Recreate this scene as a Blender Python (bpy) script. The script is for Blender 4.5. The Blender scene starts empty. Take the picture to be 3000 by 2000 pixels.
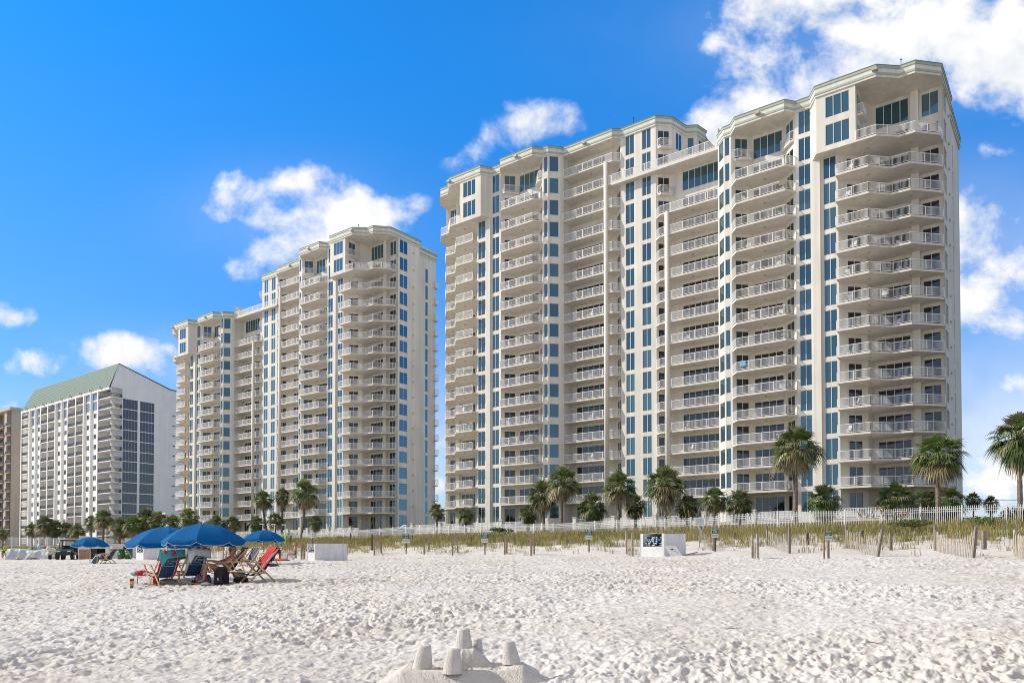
import bpy, math, random, numpy as np
from mathutils import Vector, Matrix, Euler
random.seed(7)
R = math.radians
sc = bpy.context.scene
COL = sc.collection
# ------------------------------------------------------------------ camera
F = 2200.0 / 3000.0           # focal length in image widths
PITCH = R(1.1634)
EYE = 1.15
HOR = 1624.72                 # horizon row in a 3000 x 2000 frame
CY = HOR - 2200 * math.tan(PITCH)
cd = bpy.data.cameras.new('camera')
cam = bpy.data.objects.new('camera', cd); COL.objects.link(cam)
cam.location = (0, 0, EYE); cam.rotation_euler = (R(90) + PITCH, 0, 0)
cd.sensor_width = 36; cd.lens = 36 * F
cd.shift_y = (CY - 1000) / 3000
cd.clip_start = 0.1; cd.clip_end = 12000
sc.camera = cam
# ------------------------------------------------------------------ light
SUN_EL, SUN_AZ = R(33), math.atan2(-0.985, 0.14)      # azimuth measured from +Y towards +X
sl = bpy.data.lights.new('sun', 'SUN'); sl.energy = 4.3; sl.angle = R(0.5); sl.color = (1.0, 0.92, 0.80)
so = bpy.data.objects.new('sun', sl); COL.objects.link(so)
to_sun = Vector((math.sin(SUN_AZ) * math.cos(SUN_EL), math.cos(SUN_AZ) * math.cos(SUN_EL), math.sin(SUN_EL)))
so.rotation_euler = (-to_sun).to_track_quat('-Z', 'Y').to_euler()
so.location = (-60, 0, 60)
sc.view_settings.view_transform = 'Standard'; sc.view_settings.look = 'None'
sc.cycles.filter_width = 0.95
sc.view_settings.exposure = 0.2; sc.view_settings.gamma = 1.0

def ray(px, py):
    """direction (not normalised, forward part 1 along the camera axis) of a pixel of the 3000 x 2000 photo"""
    a = (px - 1500) / 2200; b = (CY - py) / 2200
    c, s = math.cos(PITCH), math.sin(PITCH)
    return Vector((a, c - b * s, s + b * c))
def project(X, Y, Z):
    c, s = math.cos(PITCH), math.sin(PITCH)
    d = Y * c + (Z - EYE) * s
    if d < .1: return None
    return 1500 + 2200 * X / d, CY - 2200 * ((Z - EYE) * c - Y * s) / d

# ------------------------------------------------------------------ sky with clouds
world = bpy.data.worlds.new("World"); sc.world = world; world.use_nodes = True
wt = world.node_tree; wt.nodes.clear()
def wn(t, **k):
    n = wt.nodes.new(t)
    for a, b in k.items(): setattr(n, a, b)
    return n
def wl(a, b): wt.links.new(a, b)
def wm(op, a, b=None, c=None, clamp=False):
    n = wn('ShaderNodeMath', operation=op, use_clamp=clamp)
    for i, v in enumerate((a, b, c)):
        if v is None: continue
        if isinstance(v, (int, float)): n.inputs[i].default_value = v
        else: wl(v, n.inputs[i])
    return n.outputs[0]
tc = wn('ShaderNodeTexCoord')
sky = wn('ShaderNodeTexSky', sky_type='NISHITA')
sky.sun_disc = False; sky.sun_elevation = SUN_EL; sky.sun_rotation = SUN_AZ
sky.altitude = 0; sky.air_density = 1.0; sky.dust_density = 0.4; sky.ozone_density = 3.0
sep = wn('ShaderNodeSeparateXYZ'); wl(tc.outputs['Generated'], sep.inputs[0])
dx, dy, dz = sep.outputs
# azimuth / elevation-like plane coordinates: x/y and z/y in front of the beach, from world directions
yy = wm('MAXIMUM', dy, 0.05)
gx = wm('DIVIDE', dx, yy); gz = wm('DIVIDE', dz, yy)
cmb = wn('ShaderNodeCombineXYZ'); wl(gx, cmb.inputs[0]); wl(gz, cmb.inputs[1])
nz1 = wn('ShaderNodeTexNoise'); nz1.inputs['Scale'].default_value = 8.0; nz1.inputs['Detail'].default_value = 12; nz1.inputs['Roughness'].default_value = .61
nz1.inputs['Distortion'].default_value = .15
wl(cmb.outputs[0], nz1.inputs['Vector'])
nz2 = wn('ShaderNodeTexNoise'); nz2.inputs['Scale'].default_value = 3.2; nz2.inputs['Detail'].default_value = 5
off = wn('ShaderNodeVectorMath', operation='ADD'); off.inputs[1].default_value = (3.1, 7.7, 0); wl(cmb.outputs[0], off.inputs[0]); wl(off.outputs[0], nz2.inputs['Vector'])
# clouds: (centre x, centre y, half width, half height, strength) in photo pixels
CL = [(2290, 40, 170, 90, 1), (2480, 40, 260, 120, 1), (2700, 110, 330, 150, 1.15), (2950, 110, 260, 160, 1.2), (2420, 170, 210, 90, .9),
      (2850, 215, 190, 70, .7), (2290, 190, 120, 60, .6), (2480, 220, 190, 60, .75), (2920, 260, 120, 60, .6), (2090, 125, 30, 25, .5),
      (2960, 790, 190, 170, 1.2), (2900, 640, 150, 80, .85), (2850, 890, 120, 70, .9), (2885, 435, 40, 38, .75), (2950, 445, 50, 26, .5),
      (1590, 360, 92, 60, .95), (1660, 330, 62, 40, .8), (1450, 420, 100, 48, .72), (1360, 470, 80, 40, .45), (1800, 345, 42, 22, .6),
      (2130, 370, 130, 80, 1.0), (2250, 310, 90, 50, .85), (2060, 420, 80, 50, .8),
      (690, 565, 85, 62, 1.0), (860, 525, 105, 52, 1.0), (1010, 610, 140, 62, 1.1), (800, 635, 200, 38, .95), (1130, 640, 80, 34, .7), (1220, 595, 40, 30, .5),
      (840, 750, 100, 66, 1.05), (930, 710, 110, 44, 1), (700, 712, 60, 26, .5), (685, 785, 48, 36, .55), (1000, 740, 160, 70, 1),
      (20, 930, 110, 48, 1.15), (110, 1050, 110, 42, .98), (400, 1035, 170, 48, 1.08), (290, 1008, 100, 34, .8), (490, 1095, 50, 46, .85), (20, 1190, 60, 22, .6),
      (2960, 1120, 130, 38, .8), (2870, 1300, 90, 60, .7), (2960, 1360, 140, 50, .75), (2900, 1420, 200, 60, .8), (1290, 1300, 60, 60, .7), (1290, 1420, 70, 40, .8), (1480, 300, 20, 20, .4)]
fld = None
for (cx, cyy, hw, hh, st) in CL:
    d = ray(cx, cyy); ux, uz = d.x / d.y, d.z / d.y
    a = wm('MULTIPLY', wm('SUBTRACT', gx, ux), 2200 / hw)
    b = wm('MULTIPLY', wm('SUBTRACT', gz, uz), 2200 / hh)
    r2 = wm('ADD', wm('MULTIPLY', a, a), wm('MULTIPLY', b, b))
    e = wm('MULTIPLY', wm('POWER', 2.718, wm('MULTIPLY', r2, -0.75)), st)
    fld = e if fld is None else wm('ADD', fld, wm('MULTIPLY', e, wm('SUBTRACT', 1.0, fld, clamp=True)))
nzc = wm('SUBTRACT', nz1.outputs['Fac'], 0.5)
dens = wm('ADD', fld, wm('MULTIPLY', nzc, 3.5))
front = wn('ShaderNodeMapRange', interpolation_type='SMOOTHSTEP'); wl(dens, front.inputs[0]); front.inputs[1].default_value = .34; front.inputs[2].default_value = 1.22
# gate by the smooth field, so that no stray specks appear in the open blue
gate = wn('ShaderNodeMapRange', interpolation_type='SMOOTHSTEP'); wl(fld, gate.inputs[0]); gate.inputs[1].default_value = .08; gate.inputs[2].default_value = .45
fc = wm('MULTIPLY', front.outputs[0], gate.outputs[0])
isf = wn('ShaderNodeMapRange', interpolation_type='SMOOTHSTEP'); wl(dy, isf.inputs[0]); isf.inputs[1].default_value = .12; isf.inputs[2].default_value = .3
# thin veils of bright haze low in the sky
veil = None
for (cx, cyy, hw, hh, st) in [(2960, 1330, 420, 330, .62), (1290, 1420, 160, 300, .5), (250, 1330, 700, 190, .30), (2500, 120, 620, 200, .16), (2960, 780, 300, 260, .3), (450, 1060, 260, 90, .22), (820, 640, 330, 150, .12)]:
    d = ray(cx, cyy); ux, uz = d.x / d.y, d.z / d.y
    a = wm('MULTIPLY', wm('SUBTRACT', gx, ux), 2200 / hw); b = wm('MULTIPLY', wm('SUBTRACT', gz, uz), 2200 / hh)
    e = wm('MULTIPLY', wm('POWER', 2.718, wm('MULTIPLY', wm('ADD', wm('MULTIPLY', a, a), wm('MULTIPLY', b, b)), -1.0)), st)
    veil = e if veil is None else wm('MAXIMUM', veil, e)
vn = wn('ShaderNodeMapRange'); wl(nz2.outputs['Fac'], vn.inputs[0]); vn.inputs[1].default_value = .3; vn.inputs[2].default_value = .7; vn.inputs[3].default_value = .6; vn.inputs[4].default_value = 1.15
fc = wm('MAXIMUM', fc, wm('MULTIPLY', veil, vn.outputs[0]))
fc = wm('MULTIPLY', fc, isf.outputs[0])
# masks for unseen cloud and haze, added overhead and behind to lift shade
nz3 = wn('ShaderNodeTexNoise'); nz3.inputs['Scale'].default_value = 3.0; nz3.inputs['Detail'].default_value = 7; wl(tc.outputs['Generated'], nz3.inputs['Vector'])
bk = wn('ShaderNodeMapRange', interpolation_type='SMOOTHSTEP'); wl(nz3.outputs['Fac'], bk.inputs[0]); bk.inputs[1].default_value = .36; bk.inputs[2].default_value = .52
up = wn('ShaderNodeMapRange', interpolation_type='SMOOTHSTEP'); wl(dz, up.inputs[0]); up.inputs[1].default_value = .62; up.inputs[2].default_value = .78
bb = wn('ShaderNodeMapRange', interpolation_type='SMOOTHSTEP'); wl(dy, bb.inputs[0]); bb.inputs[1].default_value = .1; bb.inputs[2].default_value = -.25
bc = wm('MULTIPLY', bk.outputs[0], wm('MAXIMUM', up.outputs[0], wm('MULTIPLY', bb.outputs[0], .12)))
allc = wm('MAXIMUM', fc, bc, clamp=True)
# colour of the clear sky: the Nishita sky, deepened as by a polariser
tint = wn('ShaderNodeMixRGB', blend_type='MULTIPLY'); tint.inputs[0].default_value = 1
wl(sky.outputs[0], tint.inputs[1])
ramp = wn('ShaderNodeMapRange'); wl(dz, ramp.inputs[0]); ramp.inputs[1].default_value = 0.0; ramp.inputs[2].default_value = .55
tm = wn('ShaderNodeMixRGB'); wl(ramp.outputs[0], tm.inputs[0])
tm.inputs[1].default_value = (1.0, 1.14, 1.45, 1); tm.inputs[2].default_value = (.19, 1.55, 2.62, 1)
lat = wn('ShaderNodeMapRange'); wl(dx, lat.inputs[0]); lat.inputs[1].default_value = -.6; lat.inputs[2].default_value = .2; lat.inputs[3].default_value = .90; lat.inputs[4].default_value = 1.08
lm_ = wn('ShaderNodeVectorMath', operation='SCALE'); wl(tm.outputs[0], lm_.inputs[0]); wl(lat.outputs[0], lm_.inputs['Scale']); wl(lm_.outputs[0], tint.inputs[2])
# cloud shading: thickness compared with the thickness a little way towards the sun (upper left)
offs = wn('ShaderNodeVectorMath', operation='ADD'); offs.inputs[1].default_value = (-.018, .030, 0); wl(cmb.outputs[0], offs.inputs[0])
nz4 = wn('ShaderNodeTexNoise'); nz4.inputs['Scale'].default_value = 8.0; nz4.inputs['Detail'].default_value = 6; nz4.inputs['Roughness'].default_value = .55; nz4.inputs['Distortion'].default_value = .15
wl(offs.outputs[0], nz4.inputs['Vector'])
sdif = wm('SUBTRACT', nz1.outputs['Fac'], nz4.outputs['Fac'])
shade = wn('ShaderNodeMapRange'); wl(wm('ADD', sdif, wm('MULTIPLY', wm('SUBTRACT', nz2.outputs['Fac'], .5), .35)), shade.inputs[0]); shade.inputs[1].default_value = -.16; shade.inputs[2].default_value = .06
shade.inputs[3].default_value = .0; shade.inputs[4].default_value = 1.0
cw = wn('ShaderNodeMixRGB'); wl(shade.outputs[0], cw.inputs[0]); cw.inputs[1].default_value = (7.9, 8.5, 9.3, 1); cw.inputs[2].default_value = (10.6, 10.5, 10.4, 1)
mixf = wn('ShaderNodeMixRGB'); wl(fc, mixf.inputs[0]); wl(tint.outputs[0], mixf.inputs[1]); wl(cw.outputs[0], mixf.inputs[2])
# invented warm cumulus overhead and pale haze behind, out of view, filling shaded sides
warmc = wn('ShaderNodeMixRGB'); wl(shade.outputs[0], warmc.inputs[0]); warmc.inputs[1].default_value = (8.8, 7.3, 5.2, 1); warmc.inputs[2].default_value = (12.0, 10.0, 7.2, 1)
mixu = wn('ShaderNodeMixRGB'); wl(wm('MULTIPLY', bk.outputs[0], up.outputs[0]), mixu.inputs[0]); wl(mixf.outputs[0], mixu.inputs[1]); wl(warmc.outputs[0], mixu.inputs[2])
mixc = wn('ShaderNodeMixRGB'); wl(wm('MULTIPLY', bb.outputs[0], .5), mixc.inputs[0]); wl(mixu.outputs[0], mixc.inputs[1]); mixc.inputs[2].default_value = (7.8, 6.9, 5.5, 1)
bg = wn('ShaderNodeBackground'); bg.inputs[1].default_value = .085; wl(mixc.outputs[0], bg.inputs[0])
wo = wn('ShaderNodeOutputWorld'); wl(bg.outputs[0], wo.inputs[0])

# ------------------------------------------------------------------ materials
def mat(name, col, rough=.7, var=0.0, vscale=3.0, bump=0.0, bscale=20.0, metal=0.0, spec=.5, rnd=0.0, coat=0.0, trans=0.0):
    m = bpy.data.materials.new(name); m.use_nodes = True
    nt = m.node_tree; b = nt.nodes['Principled BSDF']
    b.inputs['Roughness'].default_value = rough; b.inputs['Metallic'].default_value = metal
    b.inputs['Specular IOR Level'].default_value = spec; b.inputs['Coat Weight'].default_value = coat
    src = None
    rgb = nt.nodes.new('ShaderNodeRGB'); rgb.outputs[0].default_value = (*col, 1); src = rgb.outputs[0]
    g = None
    if var or bump:
        g = nt.nodes.new('ShaderNodeTexCoord')
    if var:
        n = nt.nodes.new('ShaderNodeTexNoise'); n.inputs['Scale'].default_value = vscale; n.inputs['Detail'].default_value = 6
        nt.links.new(g.outputs['Object'], n.inputs['Vector'])
        mr = nt.nodes.new('ShaderNodeMapRange'); mr.inputs[1].default_value = .3; mr.inputs[2].default_value = .7
        mr.inputs[3].default_value = 1 - var; mr.inputs[4].default_value = 1 + var
        nt.links.new(n.outputs['Fac'], mr.inputs[0])
        hs = nt.nodes.new('ShaderNodeHueSaturation'); nt.links.new(src, hs.inputs['Color']); nt.links.new(mr.outputs[0], hs.inputs['Value']); src = hs.outputs[0]
    if rnd:
        oi = nt.nodes.new('ShaderNodeObjectInfo')
        mr = nt.nodes.new('ShaderNodeMapRange'); mr.inputs[3].default_value = 1 - rnd; mr.inputs[4].default_value = 1 + rnd
        nt.links.new(oi.outputs['Random'], mr.inputs[0])
        hs = nt.nodes.new('ShaderNodeHueSaturation'); nt.links.new(src, hs.inputs['Color']); nt.links.new(mr.outputs[0], hs.inputs['Value']); src = hs.outputs[0]
    nt.links.new(src, b.inputs['Base Color'])
    if bump:
        n = nt.nodes.new('ShaderNodeTexNoise'); n.inputs['Scale'].default_value = bscale; n.inputs['Detail'].default_value = 5
        nt.links.new(g.outputs['Object'], n.inputs['Vector'])
        bp = nt.nodes.new('ShaderNodeBump'); bp.inputs['Strength'].default_value = bump; bp.inputs['Distance'].default_value = .02
        nt.links.new(n.outputs['Fac'], bp.inputs['Height']); nt.links.new(bp.outputs[0], b.inputs['Normal'])
    if trans:
        tr = nt.nodes.new('ShaderNodeBsdfTranslucent'); nt.links.new(src, tr.inputs['Color'])
        mx = nt.nodes.new('ShaderNodeMixShader'); mx.inputs[0].default_value = trans
        nt.links.new(b.outputs[0], mx.inputs[1]); nt.links.new(tr.outputs[0], mx.inputs[2])
        nt.links.new(mx.outputs[0], nt.nodes['Material Output'].inputs[0])
    return m
def glass_mat(name, dark, refl, curtain, amount, mixf_=.22):
    """tinted window glass: dark room or drawn curtains behind a reflecting pane, different from pane to pane"""
    m = bpy.data.materials.new(name); m.use_nodes = True; nt = m.node_tree; b = nt.nodes['Principled BSDF']
    b.inputs['Roughness'].default_value = .04; b.inputs['IOR'].default_value = 1.5
    oi = nt.nodes.new('ShaderNodeObjectInfo'); tcn = nt.nodes.new('ShaderNodeTexCoord')
    wv = nt.nodes.new('ShaderNodeTexWave'); wv.inputs['Scale'].default_value = 2.6; wv.inputs['Distortion'].default_value = 1.5; wv.bands_direction = 'X'
    nt.links.new(tcn.outputs['Object'], wv.inputs['Vector'])
    mr = nt.nodes.new('ShaderNodeMapRange'); nt.links.new(oi.outputs['Random'], mr.inputs[0])
    mr.inputs[1].default_value = 1 - amount; mr.inputs[2].default_value = 1.0
    fold = nt.nodes.new('ShaderNodeMixRGB'); nt.links.new(wv.outputs['Fac'], fold.inputs[0])
    fold.inputs[1].default_value = (*[c * .72 for c in curtain], 1); fold.inputs[2].default_value = (*curtain, 1)
    mx = nt.nodes.new('ShaderNodeMixRGB'); nt.links.new(mr.outputs[0], mx.inputs[0]); mx.inputs[1].default_value = (*dark, 1); nt.links.new(fold.outputs[0], mx.inputs[2])
    nt.links.new(mx.outputs[0], b.inputs['Base Color'])
    gl = nt.nodes.new('ShaderNodeBsdfGlossy'); gl.inputs['Roughness'].default_value = .03; gl.inputs['Color'].default_value = (*refl, 1)
    # slight waviness of large panes
    n = nt.nodes.new('ShaderNodeTexNoise'); n.inputs['Scale'].default_value = .8; nt.links.new(tcn.outputs['Object'], n.inputs['Vector'])
    bp = nt.nodes.new('ShaderNodeBump'); bp.inputs['Strength'].default_value = .12; bp.inputs['Distance'].default_value = .02
    nt.links.new(n.outputs['Fac'], bp.inputs['Height']); nt.links.new(bp.outputs[0], gl.inputs['Normal'])
    ms = nt.nodes.new('ShaderNodeMixShader'); ms.inputs[0].default_value = mixf_
    nt.links.new(b.outputs[0], ms.inputs[1]); nt.links.new(gl.outputs[0], ms.inputs[2])
    nt.links.new(ms.outputs[0], nt.nodes['Material Output'].inputs[0])
    return m
M = {}
def streak(m, scale=(1.6, 1.6, .05), lo=.90):
    nt = m.node_tree; b = nt.nodes['Principled BSDF']; l = b.inputs['Base Color'].links[0]; src = l.from_socket
    g = nt.nodes.new('ShaderNodeTexCoord'); mp = nt.nodes.new('ShaderNodeMapping'); mp.inputs['Scale'].default_value = scale; nt.links.new(g.outputs['Object'], mp.inputs[0])
    n = nt.nodes.new('ShaderNodeTexNoise'); n.inputs['Scale'].default_value = 1.0; n.inputs['Detail'].default_value = 7; nt.links.new(mp.outputs[0], n.inputs['Vector'])
    mr = nt.nodes.new('ShaderNodeMapRange'); mr.inputs[1].default_value = .42; mr.inputs[2].default_value = .60; mr.inputs[3].default_value = lo; mr.inputs[4].default_value = 1.02; nt.links.new(n.outputs['Fac'], mr.inputs[0])
    hs = nt.nodes.new('ShaderNodeHueSaturation'); nt.links.new(src, hs.inputs['Color']); nt.links.new(mr.outputs[0], hs.inputs['Value']); nt.links.new(hs.outputs[0], b.inputs['Base Color'])
M['stucco'] = mat('stucco', (.71, .665, .58), .85, .07, .25, .15, 30)
M['stucco2'] = mat('stucco_white', (.74, .70, .63), .85, .05, .4, .1, 30)
M['slab'] = mat('slab', (.70, .655, .585), .8, .06, .8)
M['rail'] = mat('rail_white', (.78, .77, .74), .45)
M['frame'] = mat('frame', (.66, .62, .55), .5)
M['sage'] = mat('sage_trim', (.36, .42, .34), .7, .06, 1)
M['roofcap'] = mat('roof_cap', (.17, .21, .17), .6)
M['glass'] = glass_mat('window_glass', (.008, .036, .058), (.24, .50, .62), (.075, .145, .165), .75)
M['glass_d'] = glass_mat('door_glass', (.008, .010, .013), (.42, .54, .62), (.05, .055, .05), .3, .09)
M['glass_k'] = glass_mat('dark_glass', (.010, .014, .018), (.24, .26, .28), (.02, .022, .025), .4)
M['glass_b'] = glass_mat('blue_glass', (.06, .12, .22), (.85, .93, 1.0), (.12, .18, .28), .6)
M['fixture'] = mat('fixture', (.45, .38, .28), .5)
M['white'] = mat('painted_white', (.74, .73, .71), .5, .04, 2)
M['green_wall'] = mat('white_stucco', (.88, .85, .80), .8, .04, .3)
M['grey_rail'] = mat('grey_rail', (.12, .135, .15), .5)
M['roof_tile'] = mat('green_roof', (.035, .10, .068), .7, .12, .6)
M['tan'] = mat('tan_stucco', (.45, .385, .31), .85, .05, .3)
M['wood'] = mat('oiled_wood', (.55, .33, .16), .5, .25, 6, .1, 40)
M['post'] = mat('weathered_post', (.22, .18, .145), .9, .3, 8, .4, 30)
M['postd'] = mat('dark_post', (.08, .07, .06), .9, .3, 8)
M['picket'] = mat('weathered_picket', (.38, .32, .25), .9, .3, 5)
M['picketw'] = mat('brown_picket', (.33, .22, .13), .9, .3, 5)
M['fence'] = mat('fence_white', (.66, .66, .64), .4)
M['navy'] = mat('navy_canvas', (.015, .045, .115), .8, .15, 5)
M['ublue'] = mat('umbrella_blue', (.002, .105, .300), .85, .06, 4, trans=.10, spec=.1)
M['utrim'] = mat('umbrella_trim', (.70, .68, .64), .8)
M['black'] = mat('black_fabric', (.012, .012, .014), .8, .2, 10)
M['blackp'] = mat('black_plastic', (.02, .02, .02), .4)
M['rubber'] = mat('rubber', (.018, .018, .018), .85)
M['skin'] = mat('skin_tan', (.56, .29, .17), .55, .1, 12)
M['skin2'] = mat('skin_light', (.54, .31, .21), .55, .08, 12)
M['hair'] = mat('hair_brown', (.06, .035, .02), .7)
M['hairg'] = mat('hair_grey', (.30, .28, .26), .7)
M['red'] = mat('red_towel', (.42, .015, .035), .9, .2, 14, .3, 80)
M['orange'] = mat('orange_cloth', (.75, .09, .04), .9)
M['teal'] = mat('teal_towel', (.06, .30, .31), .9, .1, 10, .2, 90)
M['lteal'] = mat('pale_teal', (.12, .36, .38), .9)
M['cream'] = mat('cream_cloth', (.66, .64, .58), .9, .05, 9)
M['khaki'] = mat('khaki', (.33, .28, .20), .85, .15, 20)
M['lime'] = mat('lime_cloth', (.28, .62, .03), .8)
M['lblue'] = mat('light_blue_cloth', (.30, .52, .72), .85)
M['bblue'] = mat('bright_blue', (.05, .25, .60), .6)
M['pink'] = mat('pink_plastic', (.70, .10, .14), .5)
M['purple'] = mat('purple_bag', (.16, .13, .19), .8, .5, 20)
M['green'] = mat('green_plastic', (.03, .12, .05), .5, .1, 6)
M['dgreen'] = mat('dark_green', (.015, .05, .03), .45)
M['sign_g'] = mat('sign_green', (.03, .10, .055), .6)
M['sign_w'] = mat('sign_white', (.72, .74, .66), .6)
M['txtw'] = mat('lettering_white', (.78, .78, .75), .7)
M['txtg'] = mat('lettering_green', (.03, .09, .05), .7)
M['tarp'] = mat('silver_tarp', (.46, .48, .50), .42, .12, 3, .6, 6)
M['steel'] = mat('steel', (.45, .45, .45), .35, metal=.8)
M['ply'] = mat('plywood', (.36, .22, .12), .8, .2, 5)
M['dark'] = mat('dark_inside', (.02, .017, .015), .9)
M['yellow'] = mat('yellow_paint', (.65, .42, .02), .5)
M['lamp'] = mat('headlamp', (.7, .7, .68), .15)
M['sky_glass'] = mat('pale_shade', (.40, .55, .62), .6, trans=.3)
M['leaf1'] = mat('leaf_green', (.10, .15, .038), .45, .2, 5, rnd=.15, trans=.3)
M['leaf2'] = mat('leaf_light', (.19, .22, .075), .45, .2, 5, rnd=.15, trans=.3)
M['leaf3'] = mat('leaf_olive', (.20, .175, .085), .6, .2, 5, rnd=.1, trans=.2)
M['straw'] = mat('dead_frond', (.40, .31, .20), .85, .25, 6)
M['trunk'] = mat('palm_trunk', (.20, .15, .11), .95, .35, 7, .8, 14)
M['g1'] = mat('grass_green', (.16, .17, .04), .7, .1, 1, trans=.3)
M['g2'] = mat('grass_straw', (.40, .32, .11), .75, .1, 1, trans=.3)
M['g3'] = mat('grass_dry', (.32, .25, .13), .8, .1, 1, trans=.25)
M['oat'] = mat('sea_oat', (.36, .24, .12), .9)
M['bush'] = mat('bush_leaf', (.06, .13, .02), .5, .2, 3, trans=.2)
M['bushd'] = mat('bush_dark', (.035, .06, .02), .6, .2, 3, trans=.1)

streak(M['stucco']); streak(M['green_wall'], lo=.965); streak(M['tan'], lo=.95)
streak(M['slab'], (2.5, 2.5, .3), .92)
streak(M['white'], (6, 6, .8), .88)
# ------------------------------------------------------------------ mesh helpers
class MB:
    def __init__(s): s.v = []; s.f = []; s.m = []; s.T = None
    def add(s, vs, fs, mi=0):
        b = len(s.v)
        if s.T is not None: vs = [s.T @ Vector(p) for p in vs]
        s.v.extend([tuple(p) for p in vs])
        for f in fs: s.f.append(tuple(i + b for i in f)); s.m.append(mi)
    def quad(s, a, b, c, d, mi=0): s.add([a, b, c, d], [(0, 1, 2, 3)], mi)
    def box(s, x0, x1, y0, y1, z0, z1, mi=0):
        s.add([(x0, y0, z0), (x1, y0, z0), (x1, y1, z0), (x0, y1, z0), (x0, y0, z1), (x1, y0, z1), (x1, y1, z1), (x0, y1, z1)],
              [(0, 3, 2, 1), (4, 5, 6, 7), (0, 1, 5, 4), (1, 2, 6, 5), (2, 3, 7, 6), (3, 0, 4, 7)], mi)
    def bar(s, p, q, w, t=None, mi=0, up=(0, 0, 1)):
        p = Vector(p); q = Vector(q); d = q - p
        if d.length < 1e-6: return
        d.normalize(); u = Vector(up)
        if abs(d.dot(u)) > .98: u = Vector((1, 0, 0)) if abs(d.x) < .9 else Vector((0, 1, 0))
        a = d.cross(u).normalized(); b = a.cross(d).normalized(); t = w if t is None else t
        a = a * w / 2; b = b * t / 2
        s.add([p - a - b, p + a - b, p + a + b, p - a + b, q - a - b, q + a - b, q + a + b, q - a + b],
              [(0, 3, 2, 1), (4, 5, 6, 7), (0, 1, 5, 4), (1, 2, 6, 5), (2, 3, 7, 6), (3, 0, 4, 7)], mi)
    def prism(s, poly, z0, z1, mi=0, cap=True):
        n = len(poly)
        s.add([(x, y, z0) for x, y in poly] + [(x, y, z1) for x, y in poly],
              [(i, (i + 1) % n, n + (i + 1) % n, n + i) for i in range(n)] + ([tuple(range(n))[::-1], tuple(range(n, 2 * n))] if cap else []), mi)
    def tube(s, pts, rad, n=8, mi=0, cap=True):
        pts = [Vector(p) for p in pts]
        if not hasattr(rad, '__len__'): rad = [rad] * len(pts)
        vs = []; fs = []; pa = None
        for i, p in enumerate(pts):
            d = (pts[min(i + 1, len(pts) - 1)] - pts[max(i - 1, 0)]).normalized()
            if pa is None:
                pa = d.cross(Vector((0, 0, 1)) if abs(d.z) < .9 else Vector((1, 0, 0))).normalized()
            pa = (pa - d * pa.dot(d)).normalized(); pb = d.cross(pa)
            for k in range(n):
                t = 2 * math.pi * k / n; vs.append(p + (pa * math.cos(t) + pb * math.sin(t)) * rad[i])
        for i in range(len(pts) - 1):
            for k in range(n):
                fs.append((i * n + k, i * n + (k + 1) % n, (i + 1) * n + (k + 1) % n, (i + 1) * n + k))
        if cap: fs += [tuple(range(n))[::-1], tuple(range((len(pts) - 1) * n, len(pts) * n))]
        s.add(vs, fs, mi)
    def lathe(s, prof, n=16, c=(0, 0, 0), mi=0):
        vs = []; fs = []
        for (r, z) in prof:
            for k in range(n):
                t = 2 * math.pi * k / n; vs.append((c[0] + r * math.cos(t), c[1] + r * math.sin(t), c[2] + z))
        for i in range(len(prof) - 1):
            for k in range(n): fs.append((i * n + k, i * n + (k + 1) % n, (i + 1) * n + (k + 1) % n, (i + 1) * n + k))
        fs += [tuple(range(n))[::-1], tuple(range((len(prof) - 1) * n, len(prof) * n))]
        s.add(vs, fs, mi)
    def blob(s, c, r, n=10, k=6, jit=0.0, mi=0, rng=random):
        vs = []; fs = []
        for i in range(k + 1):
            a = math.pi * i / k
            for j in range(n):
                t = 2 * math.pi * j / n; q = 1 + rng.uniform(-jit, jit)
                vs.append((c[0] + r[0] * q * math.sin(a) * math.cos(t), c[1] + r[1] * q * math.sin(a) * math.sin(t), c[2] - r[2] * q * math.cos(a)))
        for i in range(k):
            for j in range(n): fs.append((i * n + j, i * n + (j + 1) % n, (i + 1) * n + (j + 1) % n, (i + 1) * n + j))
        s.add(vs, fs, mi)
    def mesh(s, name, mats):
        me = bpy.data.meshes.new(name); me.from_pydata(s.v, [], s.f)
        for m in (mats if isinstance(mats, (list, tuple)) else [mats]): me.materials.append(m)
        if any(s.m): me.polygons.foreach_set('material_index', s.m)
        me.update(); return me
    def build(s, name, mats, parent=None, loc=(0, 0, 0), rz=0.0, smooth=False):
        return obj(name, s.mesh(name, mats), parent, loc, rz, smooth)
def obj(name, me, parent=None, loc=(0, 0, 0), rz=0.0, smooth=False):
    o = bpy.data.objects.new(name, me); COL.objects.link(o); o.location = loc; o.rotation_euler = (0, 0, rz); o.parent = parent
    if smooth: me.polygons.foreach_set('use_smooth', [True] * len(me.polygons))
    return o
def tag(o, label, cat, group=None):
    o['label'] = label; o['category'] = cat
    if group: o['group'] = group
    return o
def thing(name, label, cat, loc=(0, 0, 0), rz=0.0, group=None):
    o = bpy.data.objects.new(name, None); COL.objects.link(o); o.empty_display_size = .3
    o.location = loc; o.rotation_euler = (0, 0, rz)
    return tag(o, label, cat, group)
def structure(o): o['kind'] = 'structure'; return o
def stuff(o): o['kind'] = 'stuff'; return o
def dup(root, loc, rz=None, label=None, scale=None):
    r = root.copy(); COL.objects.link(r); r.location = loc
    if rz is not None: r.rotation_euler = (0, 0, rz)
    if scale is not None: r.scale = (scale,) * 3 if not hasattr(scale, '__len__') else scale
    if label: r['label'] = label
    for ch in list(root.children):
        c = ch.copy(); COL.objects.link(c); c.parent = r
        for g in list(ch.children):
            d = g.copy(); COL.objects.link(d); d.parent = c
    return r
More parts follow.
